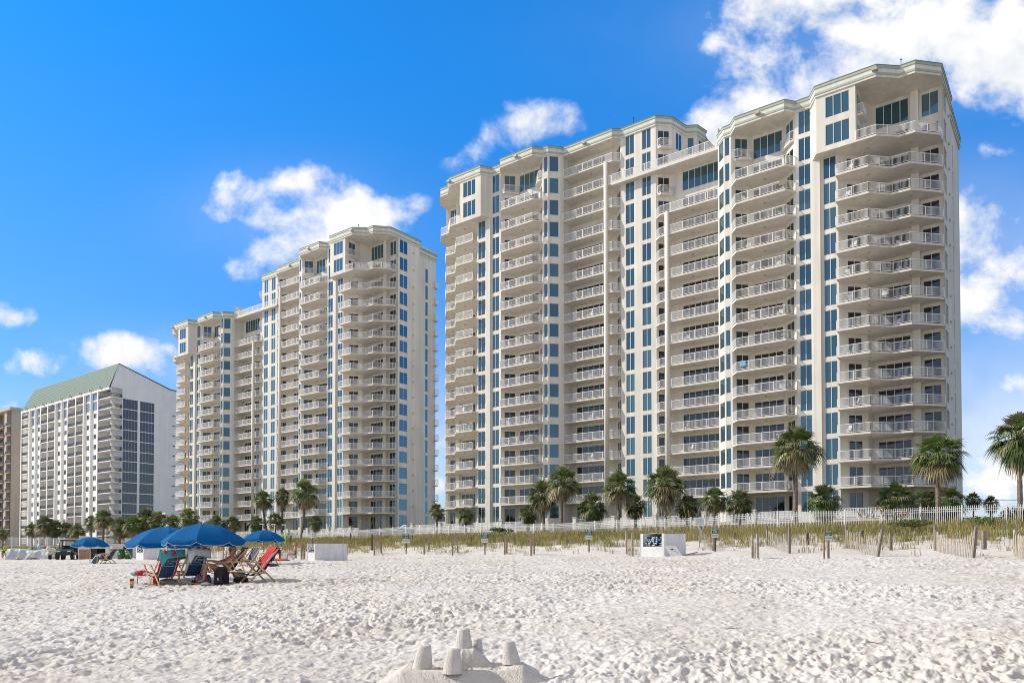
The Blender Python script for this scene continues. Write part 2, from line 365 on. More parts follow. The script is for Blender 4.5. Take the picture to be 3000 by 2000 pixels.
def text_mesh(body, size, mat_, parent, loc, rot, name='lettering', shear=0.0, space=1.0, ext=.002):
    cu = bpy.data.curves.new('t', 'FONT'); cu.body = body; cu.size = size; cu.align_x = 'CENTER'; cu.align_y = 'CENTER'
    cu.shear = shear; cu.space_character = space; cu.extrude = ext
    t = bpy.data.objects.new('t', cu); COL.objects.link(t)
    bpy.context.view_layer.update()
    me = bpy.data.meshes.new_from_object(t.evaluated_get(bpy.context.evaluated_depsgraph_get()))
    bpy.data.objects.remove(t); me.materials.clear(); me.materials.append(mat_)
    o = bpy.data.objects.new(name, me); COL.objects.link(o); o.parent = parent; o.location = loc; o.rotation_euler = rot
    return o
ORD = ['ground', 'first', 'second', 'third', 'fourth', 'fifth', 'sixth', 'seventh', 'eighth', 'ninth', 'tenth', 'eleventh', 'twelfth', 'thirteenth', 'fourteenth', 'fifteenth', 'sixteenth', 'seventeenth', 'eighteenth']

# ------------------------------------------------------------------ ground: beach, dune and the land behind, one sheet
FX, FY = 32.95, 50.0                      # the white fence runs through this point
FD = (-.737, .676); FN = (-.676, -.737)   # along the fence (away), and towards the sea
PD = [-400, -60, -25, -14, -8, -3, 0, 3, 7, 11, 15, 18, 20.5, 22.5, 25, 30, 36, 42, 49, 52, 59, 70, 90]
PZ = [4.9, 4.9, 4.8, 4.2, 3.4, 3.05, 3.0, 2.85, 2.45, 2.0, 1.6, 1.35, 1.14, 1.02, .93, .76, .66, .55, .33, .14, -.02, -.3, -.9]
def dist(x, y): return (x - FX) * FN[0] + (y - FY) * FN[1]
rs = np.random.RandomState(5)
PERM = rs.permutation(512); PERM = np.concatenate([PERM, PERM, PERM])
GR = rs.uniform(0, 2 * np.pi, 512); GXX, GYY = np.cos(GR), np.sin(GR)
def perlin(x, y, seed=0):
    xi = np.floor(x).astype(int); yi = np.floor(y).astype(int); xf = x - xi; yf = y - yi
    u = xf ** 3 * (xf * (xf * 6 - 15) + 10); v = yf ** 3 * (yf * (yf * 6 - 15) + 10)
    def g(a, b, p, q):
        h = PERM[(PERM[(a + seed * 57) % 512] + b) % 512]
        return GXX[h] * p + GYY[h] * q
    n0 = g(xi, yi, xf, yf); n1 = g(xi + 1, yi, xf - 1, yf); n2 = g(xi, yi + 1, xf, yf - 1); n3 = g(xi + 1, yi + 1, xf - 1, yf - 1)
    return (n0 * (1 - u) + n1 * u) * (1 - v) + (n2 * (1 - u) + n3 * u) * v
def pits(x, y, cell, seed):
    """footprint-like dimples: one soft pit in each jittered cell"""
    ci = np.floor(x / cell).astype(int); cj = np.floor(y / cell).astype(int); out = np.zeros_like(x)
    for a in (-1, 0, 1):
        for b in (-1, 0, 1):
            i = ci + a; j = cj + b
            h = PERM[(PERM[(i + seed * 31) % 512] + j) % 512]; h2 = PERM[(h + 91) % 512]; h3 = PERM[(h + 233) % 512]; h4 = PERM[(h + 377) % 512]
            px = (i + .15 + .7 * h / 512.) * cell; py = (j + .15 + .7 * h2 / 512.) * cell
            an = h3 / 512. * np.pi; lx = (x - px) * np.cos(an) + (y - py) * np.sin(an); ly = -(x - px) * np.sin(an) + (y - py) * np.cos(an)
            L = cell * (.26 + .2 * h4 / 512.); W = L * .55
            q = np.sqrt((lx / L) ** 2 + (ly / W) ** 2)
            out += np.where(q < 1, -(1 - q ** 2) ** 1.0, 0) + .55 * np.exp(-((q - 1.22) / .22) ** 2) * (.4 + h2 / 512.)
    return out
def zbase(x, y):
    d = dist(x, y)
    d = d + np.clip((24 - d) / 6, 0, 1) * np.clip((d - 1) / 6, 0, 1) * (2.6 * perlin(x / 7.0, y / 7.0, 3) + 1.6 * perlin(x / 2.6, y / 2.6, 4))
    return np.interp(d, PD, PZ)
def gz(x, y):
    return float(zbase(np.array([float(x)]), np.array([float(y)]))[0])
def ground_at(px, py, lo=5.0, hi=110.0):
    """first point of the bare ground seen through a photo pixel"""
    d = ray(px, py); y = lo
    while y < hi:
        t = y / d.y; z = EYE + d.z * t
        if z <= gz(d.x * t, y): return d.x * t, y, gz(d.x * t, y)
        y *= 1.01
    t = hi / d.y; return d.x * t, hi, gz(d.x * t, hi)
def at(px, Y):
    """ground point at depth Y below photo column px"""
    X = (px - 1500) / 2200 * Y
    return X, Y, gz(X, Y)
def make_ground():
    nf, nr = 1000, 980
    ang = np.concatenate([np.linspace(-180, -44, 40)[:-1], np.linspace(-44, 44, nf), np.linspace(44, 180, 40)[1:-1]])
    ang = np.radians(ang)
    rr = np.concatenate([np.geomspace(2.2, 62, nr), np.geomspace(63, 230, 90), np.geomspace(240, 9000, 30)])
    A, RR = np.meshgrid(ang, rr); X = RR * np.sin(A); Y = RR * np.cos(A)
    Z = zbase(X, Y); d = dist(X, Y)
    beach = np.clip((d - 19) / 9, 0, 1); soft = np.clip((d - 14) / 8, 0, 1)
    far = np.clip(RR / 30, 0.25, 1.4)
    tr = .35 + .65 * np.clip((perlin(X / 6, Y / 6, 8) + .35) * 2, 0, 1)     # more and less trodden areas
    wx = X + .10 * perlin(X / .5, Y / .5, 21); wy = Y + .10 * perlin(X / .5, Y / .5, 22)
    n = .09 * perlin(wx / 2.6, wy / 2.6, 1) + .05 * perlin(wx / .95, wy / .95, 2)
    n += tr * (.040 * (np.abs(perlin(wx / .42, wy / .42, 5)) - .25) * -1.5 + .040 * pits(wx, wy, .46, 2) + .024 * pits(wx, wy, .26, 6))
    m1 = np.clip(1.8 - RR / 30, 0, 1); m2 = np.clip(1.5 - RR / 14, 0, 1)
    n += m1 * tr * (.044 * (np.abs(perlin(wx / .21, wy / .21, 7)) - .2) * -1.5 + .040 * perlin(wx / .11, wy / .11, 9))
    n += m2 * tr * (.030 * perlin(wx / .055, wy / .055, 10) + .022 * (np.abs(perlin(wx / .085, wy / .085, 11)) - .2) * -2)
    farn = np.clip((RR - 16) / 20, 0, 1)
    n += farn * (.055 * pits(wx, wy, .8, 12) + .03 * pits(wx, wy, .5, 13))
    Z = Z + n * np.clip(beach + .25 * soft, 0, 1) * (RR < 150)
    lx, ly = X + .35, Y - 6.6                                       # keep it low under the sand castle
    hole = np.exp(-((lx + .1) / .95) ** 4 - (ly / .55) ** 4); Z = Z - hole * .10
    Z[RR > 1000] = 3.0
    ncol = X.shape[1]; nrow = X.shape[0]
    V = np.stack([X, Y, Z], -1).reshape(-1, 3)
    V = np.vstack([V, [[0, 0, float(Z[0].mean())]]]); ctr = len(V) - 1
    i, j = np.meshgrid(np.arange(nrow - 1), np.arange(ncol), indexing='ij'); j2 = (j + 1) % ncol
    Q = np.stack([i * ncol + j, i * ncol + j2, (i + 1) * ncol + j2, (i + 1) * ncol + j], -1).reshape(-1, 4)
    T = np.stack([np.full(ncol, ctr), (np.arange(ncol) + 1) % ncol, np.arange(ncol)], -1)
    me = bpy.data.meshes.new('beach_sand'); nq, nt_ = len(Q), len(T)
    me.vertices.add(len(V)); me.vertices.foreach_set('co', V.ravel())
    me.loops.add(nq * 4 + nt_ * 3); me.loops.foreach_set('vertex_index', np.concatenate([Q.ravel(), T.ravel()]).astype(np.int32))
    me.polygons.add(nq + nt_)
    me.polygons.foreach_set('loop_start', np.concatenate([np.arange(nq) * 4, nq * 4 + np.arange(nt_) * 3]).astype(np.int32))
    me.polygons.foreach_set('use_smooth', np.ones(nq + nt_, bool))
    me.update(calc_edges=True); me.validate()
    m = bpy.data.materials.new('sand'); m.use_nodes = True; nt = m.node_tree; b = nt.nodes['Principled BSDF']
    b.inputs['Roughness'].default_value = .95; b.inputs['Specular IOR Level'].default_value = .15
    g = nt.nodes.new('ShaderNodeTexCoord')
    def noise(s, det, dist_=0):
        n = nt.nodes.new('ShaderNodeTexNoise'); n.inputs['Scale'].default_value = s; n.inputs['Detail'].default_value = det; n.inputs['Distortion'].default_value = dist_
        nt.links.new(g.outputs['Object'], n.inputs['Vector']); return n.outputs['Fac']
    r1 = nt.nodes.new('ShaderNodeValToRGB'); nt.links.new(noise(.22, 8), r1.inputs[0])
    r1.color_ramp.elements[0].position = .36; r1.color_ramp.elements[0].color = (.555, .52, .475, 1)
    r1.color_ramp.elements[1].position = .56; r1.color_ramp.elements[1].color = (.605, .582, .56, 1)
    r2 = nt.nodes.new('ShaderNodeValToRGB'); nt.links.new(noise(9, 8), r2.inputs[0])
    r2.color_ramp.elements[0].position = .3; r2.color_ramp.elements[0].color = (.88, .87, .85, 1)
    r2.color_ramp.elements[1].position = .62; r2.color_ramp.elements[1].color = (1, 1, 1, 1)
    mx = nt.nodes.new('ShaderNodeMixRGB'); mx.blend_type = 'MULTIPLY'; mx.inputs[0].default_value = 1
    nt.links.new(r1.outputs[0], mx.inputs[1]); nt.links.new(r2.outputs[0], mx.inputs[2]); # behind the fence the sand gives way to planted soil and turf
    sp = nt.nodes.new('ShaderNodeVectorMath'); sp.operation = 'DOT_PRODUCT'; sp.inputs[1].default_value = (FN[0], FN[1], 0); nt.links.new(g.outputs['Object'], sp.inputs[0])
    mr = nt.nodes.new('ShaderNodeMapRange'); mr.inputs[1].default_value = FX * FN[0] + FY * FN[1] - 1.6; mr.inputs[2].default_value = FX * FN[0] + FY * FN[1] + .2; nt.links.new(sp.outputs['Value'], mr.inputs[0])
    soil = nt.nodes.new('ShaderNodeValToRGB'); nt.links.new(noise(.9, 6), soil.inputs[0])
    soil.color_ramp.elements[0].position = .4; soil.color_ramp.elements[0].color = (.045, .05, .02, 1); soil.color_ramp.elements[1].position = .62; soil.color_ramp.elements[1].color = (.14, .12, .07, 1)
    gm = nt.nodes.new('ShaderNodeMixRGB'); nt.links.new(mr.outputs[0], gm.inputs[0]); nt.links.new(soil.outputs[0], gm.inputs[1]); nt.links.new(mx.outputs[0], gm.inputs[2])
    nt.links.new(gm.outputs[0], b.inputs['Base Color'])
    bp = nt.nodes.new('ShaderNodeBump'); bp.inputs['Strength'].default_value = .8; bp.inputs['Distance'].default_value = .03
    nt.links.new(noise(14, 8, .4), bp.inputs['Height'])
    bp2 = nt.nodes.new('ShaderNodeBump'); bp2.inputs['Strength'].default_value = .35; bp2.inputs['Distance'].default_value = .12
    nt.links.new(noise(2.2, 6, .6), bp2.inputs['Height']); nt.links.new(bp.outputs[0], bp2.inputs['Normal'])
    nt.links.new(bp2.outputs[0], b.inputs['Normal'])
    me.materials.append(m); M['sand'] = m
    o = obj('beach_sand', me); structure(o)
    return o
make_ground()
# ------------------------------------------------------------------ the two condominium towers
ANG = R(36.966)
UU = (math.cos(ANG), -math.sin(ANG)); NN = (-math.sin(ANG), -math.cos(ANG))
def fac(u, v): return u * UU[0] + (v - 92) * NN[0], u * UU[1] + (v - 92) * NN[1]
def poly_offset(poly, d):
    n = len(poly); out = []
    area = sum(poly[i][0] * poly[(i + 1) % n][1] - poly[(i + 1) % n][0] * poly[i][1] for i in range(n))
    sg = 1 if area > 0 else -1
    for i in range(n):
        p, q, r = Vector(poly[i - 1]), Vector(poly[i]), Vector(poly[(i + 1) % n])
        a = (q - p).normalized(); b = (r - q).normalized()
        na = Vector((a.y, -a.x)) * sg; nb = Vector((b.y, -b.x)) * sg
        m = (na + nb); m = m / max(.35, m.length_squared) * 2 if m.length > .3 else na
        out.append(tuple(q + m * d))
    return out
def railing(mb, pts, z, h=1.07, sp=.115, pw=.021, mi=0):
    for a, b in zip(pts[:-1], pts[1:]):
        a = Vector((a[0], a[1], 0)); b = Vector((b[0], b[1], 0)); L = (b - a).length
        if L < .05: continue
        up = Vector((0, 0, z))
        mb.bar(a + up + Vector((0, 0, h - .03)), b + up + Vector((0, 0, h - .03)), .075, .06, mi)
        mb.bar(a + up + Vector((0, 0, .12)), b + up + Vector((0, 0, .12)), .05, .04, mi)
        n = max(1, round(L / 1.7))
        for k in range(n + 1):
            p = a + (b - a) * (k / n) + up; mb.bar(p, p + Vector((0, 0, h - .06)), .065, .065, mi)
        n = max(2, round(L / sp))
        for k in range(1, n):
            p = a + (b - a) * (k / n) + up; mb.bar(p + Vector((0, 0, .12)), p + Vector((0, 0, h - .06)), pw, pw, mi)
WCACHE = {}
def window_meshes(w, h, panes, kind, glass=None):
    key = (round(w, 2), round(h, 2), panes, kind, glass)
    if key not in WCACHE:
        f = MB(); e = .055 if panes < 5 or not glass else .03
        f.box(0, w, .02, .12, 0, e); f.box(0, w, .02, .12, h - e, h)
        f.box(0, e, .02, .12, e, h - e); f.box(w - e, w, .02, .12, e, h - e)
        for k in range(1, panes):
            x = w * k / panes; f.box(x - e * .64, x + e * .64, .025, .115, e, h - e)
        g = MB(); g.quad((e, .085, e), (w - e, .085, e), (w - e, .085, h - e), (e, .085, h - e))
        WCACHE[key] = (f.mesh(kind, M['frame']), g.mesh('pane', M[glass or ('glass' if kind == 'window' else 'glass_d')]), f, g)
    return WCACHE[key]
class Facade:
    """wall strips with real openings; collects the windows that fill them"""
    def __init__(s, glass=None): s.wall = MB(); s.wins = []; s.glass = glass
    def strip(s, p0, p1, z0, z1, ops=(), mir=1, rev=.16, mi=0):
        s.wall.T = Matrix.Diagonal((mir, 1, 1, 1))
        d = Vector((p1[0] - p0[0], p1[1] - p0[1])); L = d.length
        if L < 1e-3: return
        d /= L; inn = Vector((-d.y, d.x))
        P = lambda a, z, q=0: (p0[0] + d.x * a + inn.x * q, p0[1] + d.y * a + inn.y * q, z)
        ops = [o for o in ops if o[2] > z0 and o[3] < z1]
        xs = sorted({0, L} | {o[0] for o in ops} | {o[1] for o in ops})
        # columns of the wall share their openings
        for a, b in zip(xs[:-1], xs[1:]):
            if b - a < 1e-4: continue
            m = (a + b) / 2
            cuts = sorted([(o[2], o[3]) for o in ops if o[0] < m < o[1]]); z = z0
            for (za, zb) in cuts:
                if za > z: s.wall.quad(P(a, z), P(b, z), P(b, za), P(a, za), mi)
                z = zb
            s.wall.quad(P(a, z), P(b, z), P(b, z1), P(a, z1), mi)
        for (a, b, za, zb, kind, panes) in ops:
            s.wall.quad(P(a, za), P(b, za), P(b, za, rev), P(a, za, rev), mi); s.wall.quad(P(a, zb), P(a, zb, rev), P(b, zb, rev), P(b, zb), mi)
            s.wall.quad(P(a, za), P(a, za, rev), P(a, zb, rev), P(a, zb), mi); s.wall.quad(P(b, za), P(b, zb), P(b, zb, rev), P(b, za, rev), mi)
            if mir == 1: st = (p0[0] + d.x * a, p0[1] + d.y * a); an = math.atan2(d.y, d.x)
            else: st = (-(p0[0] + d.x * b), p0[1] + d.y * b); an = math.atan2(-d.y, d.x)
            s.wins.append((kind, st[0], st[1], za, an, b - a, zb - za, panes))
        s.wall.T = None
    def place(s, root, limit=100):
        mw = root.matrix_world.copy() if False else Matrix.Translation(root.location) @ Matrix.Rotation(root.rotation_euler.z, 4, 'Z')
        def shown(w):
            k, x, y, z, an, ww, hh, n = w
            q = []
            for (a, b) in ((0, 0), (ww, 0), (ww, hh), (0, hh)):
                p = mw @ Vector((x + math.cos(an) * a, y + math.sin(an) * a, z + b)); r = project(*p)
                if r is None: return 0
                q.append(r)
            return abs(sum(q[i][0] * q[(i + 1) % 4][1] - q[(i + 1) % 4][0] * q[i][1] for i in range(4))) / 2
        for kind in ('window', 'sliding_door'):
            L = sorted([w for w in s.wins if w[0] == kind], key=shown, reverse=True)
            rest = MB()
            for i, (k, x, y, z, an, ww, hh, n) in enumerate(L):
                fm, gm, f, g = window_meshes(ww, hh, n, kind, s.glass)
                if i < limit:
                    o = obj(kind, fm, root, (x, y, z), an); obj('pane', gm, o)
                else:
                    T = Matrix.Translation((x, y, z)) @ Matrix.Rotation(an, 4, 'Z')
                    rest.T = T; rest.add(f.v, f.f, 0); rest.add(g.v, g.f, 1)
            if rest.v:
                o = rest.build(kind, [M['frame'], M['glass'] if kind == 'window' else M['glass_d']], root); stuff(o)
def make_balcony_meshes(front, back, th=.22, rail_pts=None, mir=1, lights=()):
    T = Matrix.Diagonal((mir, 1, 1, 1))
    a = MB(); a.T = T; a.prism(front + back, -th, 0)
    # narrow drip edge along the front of the slab
    b = MB(); b.T = T; railing(b, rail_pts or front, 0.0)
    cs = []
    for (x, y) in lights:
        c = MB(); c.T = T; c.lathe([(.04, 0), (.17, -.02), (.16, -.09), (.07, -.13)], 10, (x, y, -th)); cs.append(c.mesh('ceiling_light', M['fixture']))
    return a.mesh('balcony', M['slab']), b.mesh('railing', M['rail']), cs, a, b
def tower(label, c, v0, z0, tall_side, r2=37.0, v2=16.0):
    X, Y = fac(c, v0); zb = z0 - 4.6
    root = thing('apartment_tower', label, 'apartment building', (X, Y, zb), -ANG)
    S0 = 4.6                                     # local height of the first balcony floor
    def slab(i, tall):
        k = 15 if tall else 13; j = 13
        return S0 + (3.0 * i if i <= j else 3.0 * j + 3.285 * (i - j))
    Z15 = slab(15, True); ROOF_T = slab(15, True) + 7.7; ROOF_L = slab(13, False) + 7.7
    base = S0 - 5.4
    fc = Facade(); bal = []
    V = lambda r, v: (r, -v)
    def strips(tall, a, b, n, last=None, lo=.28, cut=.5):
        P = 15 if tall else 13; out = []
        for i in range(-1, (P + 1 if last is None else last) + 1):
            hgt = slab(i + 1, tall) - slab(i, tall) if i <= P else 3.285
            out.append((a, b, slab(i, tall) + lo, slab(i, tall) + lo + hgt - cut, 'window', n))
        return out
    def doors(tall, a, b, n, last=None, first=-1):
        P = 15 if tall else 13; out = []
        for i in range(first, (P if last is None else last) + 1): out.append((a, b, slab(i, tall) + .03, slab(i, tall) + 2.45, 'sliding_door', n))
        return out
    for sd in (1, -1):
        tall = (sd == tall_side); P = 15 if tall else 13; roof = (ROOF_T if tall else ROOF_L) - .6
        ctop = ROOF_T - .6
        up = slab(P, tall) + 3.285
        S = lambda p, q, ops, top=roof, lo=base: fc.strip(V(*p), V(*q), lo, top, ops, sd)
        # centre bay
        S((0, -3.4), (2.75, -3.4), strips(True, .6, 2.0, 2), ctop)
        # inner recess
        if tall:
            S((2.75, -3.4), (4.35, -5.0), doors(True, .3, 1.95, 2, 16))
            S((4.35, -5.0), (12, -5.0), doors(True, 1.9, 6.9, 5, 16))
            S((12, -5.0), (12, -2.6), [])
        else:
            S((2.75, -3.4), (4.35, -5.0), doors(True, .3, 1.95, 2, 16), ctop)
            S((4.35, -5.0), (12, -5.0), doors(False, 1.6, 7.0, 6) + [(1.6, 7.0, up + .1, up + 2.75, 'window', 6)], Z15 - .1)
            S((12, -5.0), (12, -2.6), [], Z15 + 2.5)
            # tower wall above the terrace
            S((4.35, -5.0), (5.0, -8.2), [(1.0, 2.4, Z15 + 3.6, Z15 + 6.0, 'window', 2)], ctop, Z15)
            S((5.0, -8.2), (6.4, -9.0), [(.3, 1.2, Z15 + 3.6, Z15 + 6.0, 'window', 1)], ctop, Z15)
            S((6.4, -9.0), (6.8, -16.0), [(.6, 2.2, Z15 + 3.6, Z15 + 6.0, 'window', 2)], ctop, Z15)
            S((12, -16), (12, -2.6), [], Z15 + 2.4, Z15 - .2)
        # bay windows
        S((12, -2.6), (12.25, -2.05), [])
        S((12.25, -2.05), (13.55, -.75), strips(tall, .22, 1.66, 1, lo=.62, cut=.95))
        S((13.55, -.75), (14.5, -.7), strips(tall, .08, .74, 1, lo=.62, cut=.95))
        # wide recess
        ups = lambda a, b, n: [(a, b, up + .1, up + 2.75, 'window', n)]
        S((14.5, -.7), (16.5, -2.7), doors(tall, .5, 2.2, 2) + ups(.5, 2.2, 2))
        S((16.5, -2.7), (20.4, -2.7), doors(tall, .1, 3.75, 4) + ups(.1, 3.75, 4))
        S((20.4, -2.7), (22.4, -.7), doors(tall, .55, 2.3, 2) + ups(.55, 2.3, 2))
        # the two window strips and the pilaster between them
        S((22.4, -.7), (24.4, -.7), strips(tall, .35, 1.75, 2))
        S((24.4, -.7), (24.4, -.42), []); S((24.4, -.42), (25.25, -.42), []); S((25.25, -.42), (25.25, -.7), [])
        S((25.25, -.7), (27.2, -.7), strips(tall, .3, 1.75, 2, P - 1))
        # end recess
        S((27.2, -.7), (29.7, -3.2), doors(tall, 1.1, 2.85, 2, P - 1))
        S((29.7, -3.2), (30.1, -4.8), [])
        S((30.1, -4.8), (34.2, -4.8), doors(tall, .35, 3.85, 4) + ups(.35, 3.85, 4))
        S((34.2, -4.8), (34.2, -4.4), []); S((34.2, -4.4), (35.0, -4.4), []); S((35.0, -4.4), (35.0, -5.2), [])
        S((35.0, -5.2), (37.4, -5.2), doors(tall, .2, 1.95, 2) + ups(.2, 1.95, 2))
        S((37.4, -5.2), (37.4, -4.6), [])
        # end wall
        S((37.4, -4.6), (37.4, -11), strips(tall, 1.0, 3.1, 2, lo=.5, cut=.8))
        S((37.4, -11), (r2, -11), []); S((r2, -11), (r2, -v2), strips(tall, 2.0, 2.8, 1, P, lo=.2, cut=.45))
        S((r2, -v2), (0, -v2), [])
        fc.wall.T = Matrix.Diagonal((sd, 1, 1, 1))
        for i in range(0, P + 2):
            z = slab(i, tall) + 1.3
            fc.wall.box(37.40, 37.55, 9.1, 9.35, z, z + .22, 1)
        for (r0, v_) in ((31.6, 1.02), (18.4, .62), (8.2, -2.48)):
            z = (ROOF_T if tall else ROOF_L) - .75
            if r0 > 12 or tall: fc.wall.box(r0 - .28, r0 + .28, -v_ - .45, -v_ + .1, z - .02, z + .2, 1)
        # projecting two-storey bay at the top
        zb1, zt1 = slab(P, tall) - .22, (ROOF_T if tall else ROOF_L) - 1.2
        two = lambda a, b, n: [(a, b, slab(P, tall) + .35, slab(P, tall) + 2.8, 'window', n), (a, b, up + .3, up + 2.75, 'window', n)]
        S((24.3, -.7), (25.2, .9), [], zt1, zb1)
        S((25.2, .9), (29.5, .9), two(1.05, 3.65, 3), zt1, zb1)
        S((29.5, .9), (29.5, -3.02), [(.9, 2.5, slab(P, tall) + .05, slab(P, tall) + 2.4, 'sliding_door', 2), (.9, 2.5, up + .1, up + 2.6, 'window', 2)], zt1, zb1 + .22)
        # balconies
        eps = .07
        KF = [V(14.5, -.7), V(15.5, .5), V(21.5, .5), V(22.4, -.7)]; KB = [V(20.4 + eps, -2.7 - eps), V(16.5 - eps, -2.7 - eps)]
        IF = [V(2.75, -3.4), V(3.7, -2.6), V(11.98, -2.6)]; IB = [V(12.05, -5 - eps), V(4.35 - eps, -5 - eps)]
        NF = [V(27.2, .5), V(30.7, .5), V(32.6, -1.5), V(34.6, -1.5), V(37.1, -4.1), V(37.38, -4.62)]
        NB = [V(37.3, -5.27), V(34.95, -5.27), V(34.95, -4.87), V(30.05, -4.87), V(29.62, -3.24), V(27.14, -.76)]
        NP = [V(29.5, .9), V(31.6, .9), V(33.6, -.9), V(35.2, -.9), V(37.3, -3.2), V(37.38, -4.62)]
        kinds = {'K': make_balcony_meshes(KF, KB, mir=sd, lights=[V(18.5, -1.2)]),
                 'I': make_balcony_meshes(IF, IB, mir=sd, lights=[V(8.0, -3.8)]),
                 'N': make_balcony_meshes(NF, NB, mir=sd, lights=[V(30.3, -1.4), V(34.4, -3.0)]),
                 'P': make_balcony_meshes([V(24.34, -.66), V(25.24, .86)] + NP, NB, rail_pts=NP, mir=sd, lights=[V(30.3, -1.2), V(34.4, -2.8)]),
                 'JK': make_balcony_meshes([V(14.75, -.95 + .5), V(15.75, -1.0), V(16.75, -2.0), V(16.5, -2.5)][1:3] + [V(16.45, -2.68)], [V(14.6, -.85)], th=.25, rail_pts=[V(14.75, -.7), V(15.35, -.75), V(16.75, -2.15), V(16.55, -2.6)], mir=sd),
                 'J2': make_balcony_meshes([V(2.95, -3.5), V(3.55, -3.3), V(4.75, -4.5), V(4.4, -4.95)], [], th=.25, mir=sd),
                 'JR': make_balcony_meshes([V(22.25, -.8), V(21.75, -.75), V(20.15, -2.35), V(20.35, -2.6)], [], th=.25, mir=sd),
                 'JB': make_balcony_meshes([V(29.5, .25), V(30.15, .25), V(30.15, -1.75), V(29.5, -1.75)], [], th=.25, mir=sd),
                 'E': make_balcony_meshes([V(37.02, -15.3), V(37.42, -15.3), V(37.42, -16.4), V(36.5, -16.4)], [V(36.5, -16.05), V(37.02, -16.05)], rail_pts=[V(37.02, -15.3), V(37.42, -15.3), V(37.42, -16.4)], mir=sd)}
        for i in range(0, P + 1):
            z = slab(i, tall)
            bal.append((kinds['K'], z, (18.5 * sd, -.5)))
            bal.append((kinds['N' if i < P else 'P'], z, (32 * sd, 0)))
            if label.startswith('cream') or sd < 0: bal.append((kinds['E'], z, (37 * sd, 26)))
        for i in range(0, (16 if tall else 13) + 1): bal.append((kinds['I'], slab(i, tall), (8 * sd, 2.6)))
        for k in ('JK', 'JR', 'JB'): bal.append((kinds[k], up + .02, (18 * sd, -.5)))
        if not tall:
            bal.append((kinds['J2'], up + .02, (4 * sd, 2.6))); bal.append((kinds['J2'], slab(16, True) + .02, (4 * sd, 2.6)))
            T = MB(); T.T = Matrix.Diagonal((sd, 1, 1, 1))
            fr = [V(-3.75, -2.45), V(12.3, -2.45)]
            T.prism(fr + [V(12.3, -15.9), V(2.2, -15.9), V(2.2, -3.46), V(-2.72, -3.46)], Z15 - .45, Z15 + .006)
            t = T.build('terrace', M['slab'], root)
            T = MB(); T.T = Matrix.Diagonal((sd, 1, 1, 1)); railing(T, [V(-3.7, -2.5), V(12.0, -2.5)], Z15); T.build('railing', M['rail'], t)
        # round column in the inner recess
        ct = slab(16 if tall else 13, tall) - .1
        cm = MB(); cm.tube([(4.75 * sd, 2.62, base), (4.75 * sd, 2.62, ct)], .33, 16); cm.build('column', M['stucco'], root, smooth=True)
        # roof with its painted bands
        out = [V(12.1, -2.5), V(12.25, -2.0), V(13.55, -.68), V(14.5, -.62), V(15.5, .6), V(21.5, .6), V(22.4, -.62), V(24.2, -.62), V(25.2, .98), V(29.5, .98),
               V(31.65, .98), V(33.65, -.85), V(35.25, -.85), V(37.45, -3.2), V(37.5, -8.5), V(37.5, -11.05), V(12.1, -11.05)]
        if tall: out = [V(-4.4, -4.9), V(-2.75, -3.3), V(2.75, -3.3), V(3.7, -2.5)] + out[:-1] + [V(-6.85, -11.05), V(-6.45, -8.95), V(-5.1, -8.15)]
        out2 = [V(r2 + .1, -11.0), V(r2 + .1, -v2 - .1), V((-6.85 if tall else 12.1), -v2 - .1), V((-6.85 if tall else 12.1), -11.0)]
        top = ROOF_T if tall else ROOF_L
        rm = MB(); rm.T = Matrix.Diagonal((sd, 1, 1, 1))
        for poly, t in ((out, top), (out2, top - 1.1)):
            for (d, za, zb_, mi) in ((.05, 1.36, 1.11, 0), (.11, 1.11, .86, 1), (.05, .86, .36, 0), (.13, .36, .07, 1), (.17, .07, 0, 2)):
                rm.prism(poly_offset(poly, d), t - za, t - zb_, mi)
        rm.build('roof', [M['stucco'], M['sage'], M['roofcap']], root)
    fc.wall.build('wall', [M['stucco'], M['fixture']], root)
    fc.place(root)
    # balconies: the hundred that show largest as parts, the rest as one
    mw = Matrix.Translation(root.location) @ Matrix.Rotation(root.rotation_euler.z, 4, 'Z')
    def shown(b):
        p = mw @ Vector((b[2][0], b[2][1], b[1])); q = project(*p)
        return -(p.y) if b[2][1] < 20 else -1e4 + b[1]
    bal.sort(key=shown, reverse=True)
    rest = MB(); restr = MB()
    for i, (k, z, _) in enumerate(bal):
        if i < 100:
            o = obj('balcony', k[0], root, (0, 0, z)); obj('railing', k[1], o)
            for q in k[2]: obj('ceiling_light', q, o)
        else:
            rest.T = Matrix.Translation((0, 0, z)); rest.add(k[3].v, k[3].f, 0); rest.add(k[4].v, k[4].f, 1)
    if rest.v: stuff(rest.build('balcony', [M['slab'], M['rail']], root))
    return root
T1 = tower('large cream tower block at right, nearest the beach, tall wing left of its lower wing', -48.91, .81, 8.915, -1, 37.36, 19.5)
T2 = tower('cream tower block in the middle, farther along the beach, left of the nearest one', -139.07, -2.18, 9.003, 1)
